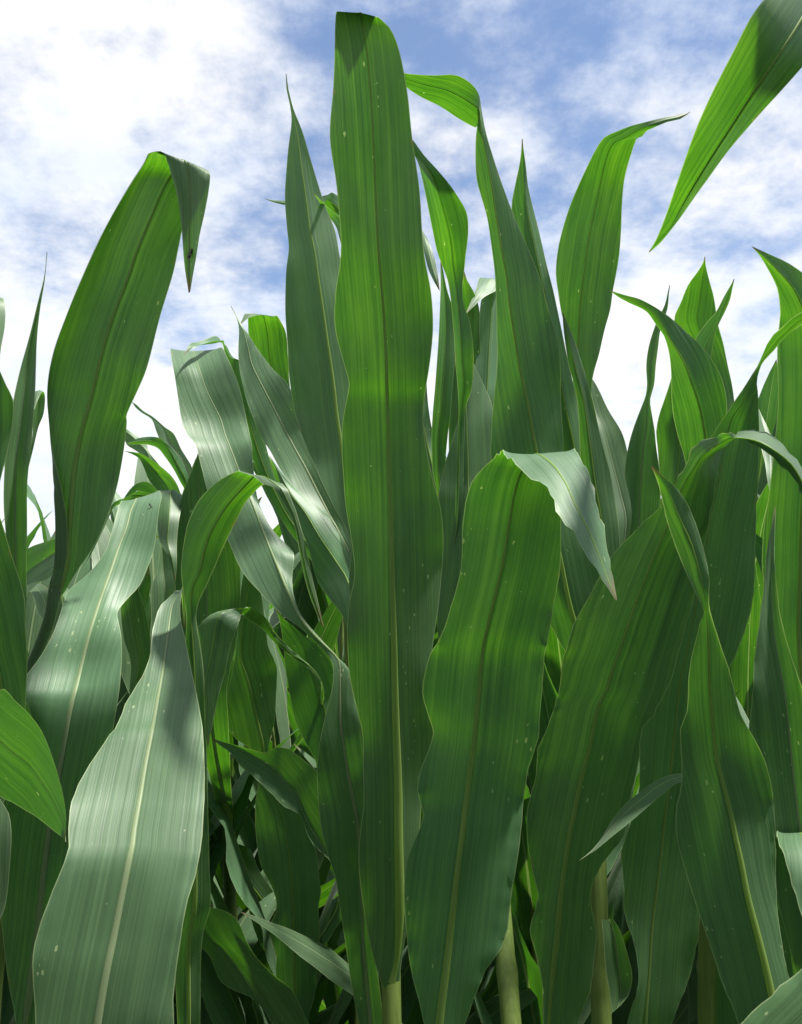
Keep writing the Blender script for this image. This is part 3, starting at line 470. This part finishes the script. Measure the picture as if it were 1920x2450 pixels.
# ---- bright arched leaf
leaf('greenarch', """425,2450 452,2450 480,2450; 420,2285 452,2285 482,2285; 425,2224 456,2224 488,2224; 432,2179 465,2179 502,2179; 436,2060 468,2060 501,2060; 436,1937 470,1937 499,1937; 440,1793 468,1793 496,1793; 442,1676 468,1676 491,1676; 445,1607 466,1607 488,1607; 445,1533 462,1533 478,1533; 447,1476 458,1476 469,1476; 443,1440 457,1440 478,1435; 439,1410 461,1405 491,1408; 435,1369 478,1369 512,1362; 437,1320 490,1315 532,1315; 441,1287 500,1285 545,1287; 451,1246 518,1250 566,1246; 471,1205 540,1215 586,1205; 496,1176 561,1190 607,1180; 529,1150 585,1165 627,1160; 558,1136 603,1146 642,1150; 582,1131 622,1139 651,1146@.56; 607,1138 637,1142 662,1149@.55; 629,1157 655,1154 676,1155@.545; 653,1164 673,1168 688,1168@.54; 678,1204 690,1200 697,1192@.54; 698,1237 704,1230 708,1220@.54; 709,1274 715,1268 720,1260@.54; 717,1323 724,1318 730,1296@.54; 735,1405 742,1395 746,1372@.54; 756,1463 760,1452 762,1442@.54; 774,1499@.54""", [(0, .67), (.5, .63), (.8, .585), (1, .565)], .007, .003, ribw=.0030, crinkle=.0005, label='bright green arched leaf with a thin hanging tip')

# ---- leaves from outside, left
leaf('leftedge', """-60,1700 -50,1740 -60,1790; 0,1654 0,1773 0,1904; 25,1679 30,1800 33,1916; 61,1711 70,1830 70,1933; 94,1752 100,1870 98,1949; 119,1802 120,1900 123,1974; 139,1855 135,1930 143,1994; 154,1912 148,1960 150,2002; 159,1962 155,1985 154,2006; 158,2014""", [(0, .56), (1, .50)], .006, .003, eL=-.035, eR=.03, ribw=.003, label='bright green leaf reaching in at the lower left edge')
leaf('leftedge', """-80,2350 -60,2330 -50,2310; -60,2230 -20,2220 8,2190; -65,2140 -20,2140 20,2140; -65,2070 -20,2070 26,2070; -60,1990 -18,1990 27,1990; -50,1945 -16,1945 20,1945; -40,1912 -18,1912 0,1912; -30,1860""", [(0, .60), (1, .64)], -.006, .003, ribw=.003)
leaf('leftedge', """-20,1850 10,1820 50,1780; -40,1640 0,1620 68,1615; -60,1574 -15,1560 68,1550; -80,1500 -25,1500 62,1500; -95,1440 -40,1440 55,1440; -110,1380 -55,1380 39,1380; -120,1320 -75,1320 21,1315; -130,1260 -95,1260 3,1250; -140,1180 -110,1180 -20,1190; -150,1080 -140,1080 -90,1090; -160,980""", [(0, .70), (1, .64)], .010, .004, ribw=.003)
leaf('leftedge', """-60,1260 -40,1250 -20,1250; -60,1150 -30,1150 0,1152; -65,1078 -30,1078 16,1078; -65,1020 -25,1010 29,1000; -60,970 -25,970 31,955; -55,930 -25,930 17,922; -50,880 -30,880 -2,880; -40,800""", [(0, .76), (1, .74)], .008, .003, ribw=.0026)
leaf('leftedge', """-60,960 -40,950 -25,950; -40,880 -15,870 2,856; -36,830 -12,830 6,828; -30,790 -8,790 13,785; -24,750 -4,748 14,745; -18,725 -2,722 11,722; -12,712 -4,711 5,714@.92; -10,730 -6,735 -2,735@.96; -8,770@.98""", [(0, .85), (1, .90)], .006, .002, ribw=.002)

# ---- grey ribbed leaf and its plant
leaf('ribbed', """460,1640 502,1640 545,1640; 440,1540 499,1540 565,1540; 430,1470 497,1480 574,1451; 419,1410 494,1410 576,1410; 414,1330 488,1330 574,1330; 420,1266 483,1266 560,1270; 428,1213 479,1213 530,1213; 443,1168 477,1168 506,1164; 463,1115 475,1118 485,1113; 472,1090 476,1092 479,1090; 478,1074""", [(0, 1.02), (1, 1.0)], -.010, .003, ribw=.0040, label='grey upright leaf with lengthwise ribs')
leaf('ribbed', """440,1500 450,1480 465,1480; 430,1330 445,1330 460,1330; 430,1250 450,1250 470,1250; 420,1200 440,1196 462,1205@1.06; 380,1176 410,1172 440,1186@1.02; 376,1200 408,1200 438,1205@1.0; 375,1240 405,1240 430,1240@.98; 382,1295 402,1300 424,1300@.97; 400,1326 412,1335 424,1345@.96; 420,1390@.96""", [(0, 1.08), (1, 1.02)], .008, .003, ribw=.0026)
leaf('ribbed', """370,1560 395,1560 420,1560; 362,1470 397,1470 420,1470; 362,1400 394,1400 420,1400; 375,1366 391,1366 416,1360; 383,1315 389,1320 402,1320; 384,1270 387,1270 392,1270; 385,1230""", [(0, 1.08), (1, 1.12)], -.008, .003, ribw=.003)
leaf('ribbed', """310,1660 325,1650 345,1650; 312,1582 335,1570 362,1570; 295,1533 328,1530 360,1520; 289,1480 320,1480 352,1470; 290,1440 312,1430 340,1430; 297,1400 308,1395 325,1395; 305,1350""", [(0, 1.0), (1, .98)], .010, .003, ribw=.0026)
leaf('ribbed', """400,1640 395,1600 390,1580; 330,1580 340,1550 362,1530; 318,1500 335,1475 365,1460; 316,1440 330,1420 358,1425; 340,1385 350,1380 362,1390; 356,1350""", [(0, 1.1), (1, 1.1)], .006, .003, ribw=.0024)
leaf('ribbed', """728,1590 726,1581 722,1574; 699,1572 700,1566 704,1560; 678,1554 679,1546 681,1538; 646,1526 651,1519 658,1512; 628,1504 634,1494 643,1486; 599,1486 612,1476 628,1469; 585,1475 598,1463 611,1457; 578,1470 588,1457 595,1452; 576,1472 570,1459 582,1455@.86; 575,1478 545,1462 540,1459@.848; 566,1505 527,1467 505,1470@.84; 558,1530 516,1500 474,1500@.84; 552,1549 509,1545 477,1540@.84; 543,1593 500,1590 483,1580@.84; 529,1646 492,1640 488,1628@.84; 517,1692 496,1690 492,1687@.84; 508,1739 496,1740 491,1742@.84; 498,1795@.84""", [(0, 1.0), (.5, .90), (1, .86)], .006, .002, ribw=.0022, crinkle=.0008, label='grey leaf bent over with a bright green arched back')

# ---- shaded plant
leaf('shade', """620,1810 632,1806 642,1802; 598,1792 628,1775 649,1760; 564,1769 617,1725 658,1725; 543,1739 606,1680 662,1657; 533,1701 600,1650 664,1605; 552,1628 588,1610 658,1578; 565,1555 576,1570 643,1546; 570,1500 580,1500 636,1500; 575,1440 590,1440 628,1440; 580,1390 598,1390 618,1390; 590,1350 600,1350 610,1350; 600,1310""", [(0, 1.14), (1, 1.12)], .010, .004, ribw=.0030, label='dark leaf with a bright green left half')
leaf('shade', """792,2062 775,2030 800,2000; 761,2032 745,1985 785,1930; 738,2000 725,1945 760,1850; 716,1947 705,1900 735,1825; 681,1930 680,1870 707,1803; 655,1903 662,1848 692,1793; 628,1877 642,1830 662,1788; 605,1856 618,1815 636,1802; 576,1833 585,1795 604,1793; 555,1804 556,1782 566,1783; 530,1786 533,1775 538,1776; 508,1767""", [(0, 1.02), (1, 1.0)], -.008, .003, ribw=.0028, crinkle=.0006, label='grey leaf lying across the shade')
leaf('shade', """680,2480 706,2450 735,2460; 660,2331 705,2367 755,2370; 660,2289 704,2300 760,2312; 650,2253 704,2250 766,2266; 648,2211 703,2205 765,2207; 660,2184 703,2180 763,2166; 662,2152 701,2150 769,2130; 650,2115 698,2115 765,2101; 628,2069 694,2065 758,2046; 614,2000 684,2000 738,2000; 611,1932 671,1940 715,1948; 616,1890 650,1895 680,1910; 622,1862 640,1862 655,1870; 632,1835""", [(0, 1.12), (1, 1.06)], .010, .005, ribw=.0032)
leaf('shade', """757,1827 775,1810 792,1800; 740,1792 778,1760 800,1740; 719,1754 778,1700 800,1690; 704,1719 766,1666 798,1650; 693,1654 748,1613 800,1615; 684,1602 731,1555 790,1580; 680,1555 712,1520 760,1545; 674,1510 690,1490 715,1510; 668,1480 672,1478 682,1482; 660,1455""", [(0, 1.08), (1, 1.04)], .010, .003, ribw=.0030)
leaf('shade', """652,2450 665,2470 740,2450; 607,2392 615,2388 700,2367; 553,2367 574,2322 656,2326; 525,2339 533,2269 615,2290; 504,2290 510,2250 590,2249; 490,2272 495,2232 574,2212; 478,2262 485,2215 553,2189; 465,2245 470,2195 520,2176; 450,2220 452,2190 480,2170; 420,2190""", [(0, 1.0), (1, .92)], -.006, .003, ribw=.0032, label='pale grey leaf low down in the shade')
leaf('shade', """690,2300 705,2270 715,2250; 600,2200 640,2170 660,2140; 540,2130 590,2100 620,2080; 510,2060 555,2050 600,2035; 498,2010 530,2020 570,2022; 480,1990 495,1995 520,2002; 460,1985""", [(0, 1.25), (1, 1.2)], .008, .004, ribw=.0026)

# ---- farther back at left
leaf('backleft', """448,1148 454,1135 460,1120; 427,1120 440,1105 448,1097; 410,1090 425,1083 433,1073; 389,1067 408,1055 416,1038; 375,1035 388,1020 395,1022; 363,1003 364,1000 366,997; 340,988 341,985 343,983; 325,975 326,972 327,968; 316,962""", [(0, 1.75), (1, 1.85)], -.006, .002, ribw=.0024)
leaf('backleft', """441,1170 448,1160 455,1150; 433,1155 442,1140 448,1128; 416,1123 425,1110 432,1098; 395,1093 408,1080 414,1075; 378,1073 390,1060 398,1060; 351,1064 362,1054 380,1046; 316,1063 328,1056 340,1046; 303,1060""", [(0, 1.68), (1, 1.6)], .006, .002, ribw=.002)
leaf('backleft', """430,1210 435,1200 440,1190; 358,1150 370,1130 380,1110; 345,1095 352,1080 358,1082; 325,1078 335,1062 350,1060; 304,1064 318,1045 335,1048; 295,1035 300,1030 306,1028; 285,1015""", [(0, 1.85), (1, 1.9)], .006, .002, ribw=.002)
leaf('backleft', """400,1230 420,1215 438,1205; 366,1161 400,1165 425,1161; 354,1143 378,1135 410,1140; 345,1120 362,1117 392,1123; 334,1099 345,1098 366,1102; 319,1088 325,1086 337,1085; 298,1079""", [(0, 1.66), (1, 1.6)], -.006, .002, ribw=.0022)
leaf('backleft', """400,1260 410,1240 425,1230; 350,1230 370,1210 400,1195; 320,1225 335,1195 376,1172; 305,1235 318,1190 352,1152; 296,1240 305,1195 325,1158; 290,1230 298,1198 306,1178; 284,1215@1.5""", [(0, 1.6), (1, 1.5)], .006, .002, ribw=.0022)
leaf('backleft', """440,1300 440,1280 440,1260; 385,1230 390,1205 395,1195; 350,1205 358,1188 366,1181; 325,1200 333,1185 345,1177; 293,1205 305,1192 322,1178@1.33; 272,1214 282,1203 298,1190@1.28; 257,1243 263,1225 269,1207@1.24; 243,1275 247,1258 252,1240@1.22; 222,1319 228,1300 234,1278@1.2; 203,1355@1.2""", [(0, 1.6), (1, 1.4)], .004, .002, ribw=.002)
# ---- gap near the left edge
leaf('gapleft', """40,1500 10,1480 -10,1470; 30,1440 20,1410 5,1370; 62,1405 63,1372 66,1311; 85,1395 96,1347 100,1297; 110,1385 129,1325 131,1288; 130,1362 155,1312 165,1280; 155,1340 175,1310 185,1290; 200,1310""", [(0, 1.35), (.4, 1.28), (1, 1.2)], -.010, .004, ribw=.0026, label='pale creased leaf')
leaf('gapleft', """60,1520 40,1500 30,1480; 64,1432 70,1420 80,1408; 80,1425 95,1415 110,1405@1.26; 95,1470 108,1440 120,1420@1.24; 105,1482 114,1470 120,1450@1.23; 119,1500@1.23""", [(0, 1.35), (1, 1.28)], -.004, .002, ribw=.002)
leaf('gapleft', """40,1180 50,1170 60,1160; 65,1080 72,1080 80,1075; 78,1045 84,1042 92,1022; 80,1000 90,1000 104,990; 80,960 92,960 108,955; 83,942 95,938 107,942; 84,948 90,945 97,942@1.36; 80,985@1.34""", [(0, 1.42), (1, 1.4)], .006, .002, ribw=.002)
# ---- hidden plant behind the tallest leaf
leaf('backmiddle', """835,700 845,690 855,690; 805,545 825,530 840,520; 790,520 812,500 825,480; 776,495 792,483 805,466; 755,490 770,482 776,467@1.1; 720,492 730,487 740,478@1.08; 680,490 681,486 682,480@1.06; 655,484 655,482 656,479@1.06; 633,475@1.06""", [(0, 1.2), (1, 1.12)], .006, .002, ribw=.0018)
leaf('backmiddle', """840,800 850,790 858,790; 820,590 830,580 840,570; 805,545 812,530 822,525; 785,515 793,510 803,512; 768,488 772,487 778,490; 752,463""", [(0, 1.15), (1, .92)], .006, .002, ribw=.0018)
leaf('backmiddle', """740,1120 760,1100 785,1100; 660,1030 690,1020 712,1020; 625,930 660,920 694,920; 604,850 645,850 690,850; 596,800 640,800 685,800; 594,772 634,768 672,771; 592,757 622,753 650,753@1.155; 586,751 606,750 627,752@1.14; 580,764 590,760 600,758@1.13; 574,778@1.12""", [(0, 1.32), (1, 1.165)], .008, .003, ribw=.0024, label='bright green leaf with a small pale fold at its top')
leaf('backmiddle', """640,1180 650,1160 665,1160; 590,1060 606,1040 625,1020; 560,950 580,940 600,930; 545,880 560,870 575,865; 535,825 543,830 549,855; 526,811 534,822 540,832; 495,811 508,822 524,812@1.1; 470,818 480,825 490,822@1.08; 455,823 458,830 462,834@1.06; 440,850@1.05""", [(0, 1.25), (1, 1.15)], .004, .002, ribw=.0018)

# ------------------------------------------------------------------ rows behind
def make_back(seed, h, upright=False):
    """one whole corn plant at the origin: stalk, and leaves in two ranks"""
    rg = random.Random(seed); base = bpy.data.objects.new('corn_plant', None); col.objects.link(base); base.empty_display_size = 0.1
    lx, ly = rg.uniform(-.03, .03), rg.uniform(-.03, .03)
    f = lambda z: Vector((lx * (z / h) ** 2, ly * (z / h) ** 2, z))
    link('stalk', stalk_mesh(f, -0.03, h * 0.86, .0125, .007, .17, rg.random() * .1), base)
    az = rg.random() * 6.28; n = 15
    for i in range(n):
        s = i / (n - 1); z = 0.10 + (h * 0.84 - 0.10) * s; ln = 0.42 + 0.42 * math.sin(math.pi * min(1, 0.15 + s * 0.8)); w = 0.085 + 0.030 * math.sin(math.pi * s)
        a0 = 0.62 - 0.40 * s + rg.uniform(-.08, .08); dr = 1.75 - 1.15 * s ** 1.6 + rg.uniform(-.25, .45)
        kink = (rg.uniform(.5, .75), rg.uniform(.6, 1.4)) if rg.random() < .35 else None
        if upright: a0 = 0.34 - 0.20 * s + rg.uniform(-.08, .08); dr = 0.85 - 0.5 * s + rg.uniform(-.2, .3); w = 0.095 + 0.02 * rg.random(); kink = None
        l = link('leaf', generic_leaf(seed * 50 + i, ln, w, a0, dr, 1.6, kink, .008, .026), base, f(z)); l.rotation_euler = (0, 0, az + math.pi * i + rg.uniform(-.35, .35))
    return base
def dup(root):
    r = root.copy(); col.objects.link(r)
    for ch in root.children:
        c = ch.copy(); col.objects.link(c); c.parent = r
    return r
BACK = [make_back(k, h) for k, h in enumerate((1.58, 1.66, 1.52, 1.72, 1.62))] + [make_back(20 + k, h, True) for k, h in enumerate((1.60, 1.66, 1.54, 1.62))]
rg = random.Random(11); first = [True] * 9; spots = []
SKIP = {5}; TURN = {}
for row, y in enumerate((1.16, 1.42, 1.9, 2.5, 3.2, 4.0, 5.0, 6.2)):
    step = 0.21 if y < 3 else 0.36; x = -0.62 * y - 0.4 + rg.random() * .2
    while x < 0.62 * y + 0.4:
        spots.append((x, y + rg.uniform(-.09, .09), row)); x += step * rg.uniform(.75, 1.3)
for i, (x, y, row) in enumerate(spots):
    k = 5 + rg.randrange(4) if row < 3 else rg.randrange(5); az = rg.random() * 6.28; sc_ = rg.uniform(.9, 1.03) * (0.76 if row == 0 else 0.92 if row == 1 else 1.0)
    if i in SKIP: continue
    if i in TURN: az += TURN[i]
    if first[k]: o = BACK[k]; first[k] = False
    else: o = dup(BACK[k])
    o.location = (x, y, 0); o.rotation_euler = (0, 0, az); o.scale = (1, 1, sc_)
    o['label'] = 'corn plant in the crowded rows behind, seen in gaps between the front leaves'; o['category'] = 'corn plant'; o['group'] = 'corn plants in the rows behind'

# ------------------------------------------------------------------ far field, one mass of small plants
def far_field():
    rg = random.Random(5); v = []; f = []; um = []; ue = []
    for y in [7.2 + 0.8 * i for i in range(16)]:
        x = -0.6 * y - 1
        while x < 0.6 * y + 1:
            h = rg.uniform(1.45, 1.75); az = rg.random() * 6.28
            for i in range(7):
                s = i / 6; z0 = .5 + (h - .7) * s; a = az + math.pi * i + rg.uniform(-.4, .4); ln = rg.uniform(.4, .6); a0 = .6 - .35 * s; p = Vector((x, y, z0)); b0 = len(v); w0 = .04
                for k in range(7):
                    q = k / 6; an = a0 + (1.7 - 1.0 * s) * q ** 1.6; w = w0 * (1 - q ** 2) + .001; sd = Vector((-math.sin(a), math.cos(a), 0)) * w
                    v += [p - sd, p + sd]; um += [(-w, q * ln), (w, q * ln)]; ue += [(.01, q), (.01, q)]
                    p = p + Vector((math.sin(an) * math.cos(a), math.sin(an) * math.sin(a), math.cos(an))) * (ln / 6)
                f += [(b0 + 2 * k, b0 + 2 * k + 1, b0 + 2 * k + 3, b0 + 2 * k + 2) for k in range(6)]
            x += rg.uniform(.25, .5)
    o = link('distant_corn', mesh('distant_corn', v, f, um, ue, M_BACK)); o['kind'] = 'stuff'; o['label'] = 'far corn crop beyond the rows'; o['category'] = 'corn crop'
far_field()
def field_behind():
    """the crop at the photographer's back: the picture is taken from inside the field"""
    rg = random.Random(9); src = [m_ for m_ in bpy.data.meshes if m_.name.startswith('leaf') and m_.users and len(m_.vertices) < 900][:60]
    v = []; f = []; um = []; ue = []
    for y in (-2.2, -1.6, -1.0, -0.5, -0.1, 0.3, 0.7, 1.1):
        x = -3.0
        while x < 3.0:
            if y > -0.3 and abs(x) < 0.5 * y + 0.72: x += 0.05; continue
            az = rg.random() * 6.28; h = rg.uniform(1.6, 1.9)
            for i in range(11):
                m_ = src[rg.randrange(len(src))]; M = Matrix.Translation((x, y, .15 + (h * .8 - .15) * i / 10)) @ Matrix.Rotation(az + math.pi * i + rg.uniform(-.4, .4), 4, 'Z') @ Matrix.Diagonal((1, 1.15, 1, 1))
                if abs(y) < .8: M = M @ Matrix.Diagonal((.6, 1, 1, 1))
                b = len(v); v += [M @ q.co for q in m_.vertices]; f += [tuple(b + k for k in p.vertices) for p in m_.polygons]
                a = [None] * len(m_.vertices); c = [None] * len(m_.vertices); la, lc = m_.uv_layers['metric'].data, m_.uv_layers['edge'].data
                for lp in m_.loops: a[lp.vertex_index] = tuple(la[lp.index].uv); c[lp.vertex_index] = tuple(lc[lp.index].uv)
                um += a; ue += c
            x += rg.uniform(.2, .32)
    o = link('corn_rows', mesh('corn_rows', v, f, um, ue, M_BACK)); o['kind'] = 'stuff'; o['label'] = 'corn crop continuing behind the photographer'; o['category'] = 'corn crop'
field_behind()
# ------------------------------------------------------------------ ground
bm = bmesh.new(); bmesh.ops.create_grid(bm, x_segments=40, y_segments=40, size=600)
me = bpy.data.meshes.new('ground'); bm.to_mesh(me); bm.free(); me.materials.append(soil_material()); g = link('ground', me); g['kind'] = 'structure'; g['label'] = 'bare brown soil under the corn'

# ------------------------------------------------------------------ flies
def fly(x, y, d, ang, label, L=.0075):
    c = P(x, y, d); o = bpy.data.objects.new('fly', None); col.objects.link(o); o.location = c; o['label'] = label; o['category'] = 'fly'
    ax = (RGT * math.sin(ang) + UPV * math.cos(ang)).normalized(); n_ = -FWD; sd = ax.cross(n_)
    def blob(name, cen, rl, rw, mat):
        bm = bmesh.new(); bmesh.ops.create_uvsphere(bm, u_segments=12, v_segments=8, radius=1)
        for q in bm.verts: q.co = cen + ax * (q.co.z * rl) + sd * (q.co.x * rw) + n_ * (q.co.y * rw)
        m_ = bpy.data.meshes.new(name); bm.to_mesh(m_); bm.free(); m_.materials.append(mat); m_.polygons.foreach_set('use_smooth', [True] * len(m_.polygons)); link(name, m_, o)
    blob('head', ax * (L * .52) + n_ * .001, L * .12, L * .14, M_FLY); blob('thorax', ax * (L * .25) + n_ * .0012, L * .2, L * .17, M_FLY); blob('abdomen', ax * (-L * .15) + n_ * .001, L * .32, L * .16, M_FLY)
    for s in (-1, 1):
        vs = [ax * (L * .25) + n_ * .0022, ax * (-L * .1) + sd * (s * L * .2) + n_ * .002, ax * (-L * .55) + sd * (s * L * .2) + n_ * .0015, ax * (-L * .62) + sd * (s * L * .06) + n_ * .0014]
        link('wing', mesh('wing', vs, [(0, 1, 2, 3)], None, None, M_WING), o)
        for k in (-1, 0, 1):
            pth = [ax * (L * (.25 + .1 * k)) + n_ * .001, ax * (L * (.25 + .25 * k)) + sd * (s * L * .28) + n_ * .0014, ax * (L * (.25 + .4 * k)) + sd * (s * L * .42) - n_ * .0004]
            link('leg', mesh('leg', *tube(pth, [L * .02, L * .018, L * .012], 5), None, None, M_FLY), o)
fly(457, 609, .689, .35, 'small dark fly sitting on the folded down leaf tip')
fly(361, 1209, .880, 2.6, 'tiny fly sitting near the top of the silvery leaf', .004)

# ------------------------------------------------------------------ light and sky
SUN_EL, SUN_AZ = R(71), R(106)        # azimuth from +Y towards +X
sd = Vector((math.sin(SUN_AZ) * math.cos(SUN_EL), math.cos(SUN_AZ) * math.cos(SUN_EL), math.sin(SUN_EL)))
sl = bpy.data.lights.new('sun', 'SUN'); sl.energy = 4.9; sl.angle = R(4.0); sl.color = (1, .96, .88)
so = bpy.data.objects.new('sun', sl); col.objects.link(so); so.rotation_euler = sd.to_track_quat('Z', 'Y').to_euler()
w = bpy.data.worlds.new('World'); scene.world = w; w.use_nodes = True; w.node_tree.nodes.clear(); t = NT(w.node_tree)
sky = t.new('ShaderNodeTexSky', sky_type='NISHITA'); sky.sun_disc = False; sky.sun_elevation = SUN_EL; sky.sun_rotation = SUN_AZ
sky.air_density = 1.0; sky.dust_density = 0.6; sky.ozone_density = 2.0
tc = t.new('ShaderNodeTexCoord'); sp = t.new('ShaderNodeSeparateXYZ'); t.l.new(tc.outputs['Generated'], sp.inputs[0])
dx, dy, dz = sp.outputs
den = t.math('ADD', t.math('MAXIMUM', dz, 0.0), 0.34)
cx, cy = t.math('DIVIDE', dx, den), t.math('DIVIDE', dy, den)
big = t.noise(t.vec(cx, t.math('MULTIPLY', cy, 0.8), 1.2), 1.75, 3, 0.5)
puff = t.noise(t.vec(cx, cy, 5.5), 9.5, 8, 0.60)
cov = t.math('ADD', t.math('MULTIPLY', big, 0.55), t.math('MULTIPLY', puff, 0.55))
# the clearest part of the sky is high up and right of the middle; it is whiter low down and to the left
bx = t.math('SUBTRACT', dx, 0.10); bz = t.math('SUBTRACT', dz, 0.62)
blue = t.math('ADD', t.math('MULTIPLY', bx, bx), t.math('MULTIPLY', t.math('MULTIPLY', bz, bz), 1.6))
bias = t.math('SUBTRACT', t.smooth(blue, 0.0, 0.16), 0.50)
cov = t.math('ADD', cov, t.math('SUBTRACT', t.math('MULTIPLY', bias, 0.10), t.math('MULTIPLY', dx, 0.05)))
cov = t.math('ADD', cov, t.math('MULTIPLY', t.smooth(dz, 0.45, 0.05), 0.10))
mask = t.smooth(cov, 0.405, 0.69)
shade = t.noise(t.vec(cx, cy, 21.0), 3.0, 4, 0.55)
cloud = t.ramp(shade, [(0.32, (0.84, 0.91, 1.03)), (0.58, (1.04, 1.04, 1.04))])
bg1 = t.new('ShaderNodeBackground'); t.l.new(t.mix(1.0, sky.outputs[0], (0.90, 1.10, 1.30), 'MULTIPLY'), bg1.inputs[0]); bg1.inputs[1].default_value = 0.058
bg2 = t.new('ShaderNodeBackground'); t.l.new(cloud, bg2.inputs[0]); bg2.inputs[1].default_value = 0.475
mx = t.new('ShaderNodeMixShader'); t.l.new(t.math('ADD', t.math('MULTIPLY', mask, 0.86), 0.12), mx.inputs[0]); t.l.new(bg1.outputs[0], mx.inputs[1]); t.l.new(bg2.outputs[0], mx.inputs[2])
wo = t.new('ShaderNodeOutputWorld'); t.l.new(mx.outputs[0], wo.inputs[0])

scene.view_settings.view_transform = 'Standard'; scene.view_settings.look = 'None'; scene.view_settings.exposure = 1.18; scene.view_settings.gamma = 1
scene.render.engine = 'CYCLES'
scene.cycles.max_bounces = 8; scene.cycles.diffuse_bounces = 4; scene.cycles.transmission_bounces = 6; scene.cycles.use_denoising = True
scene.cycles.sample_clamp_indirect = 6
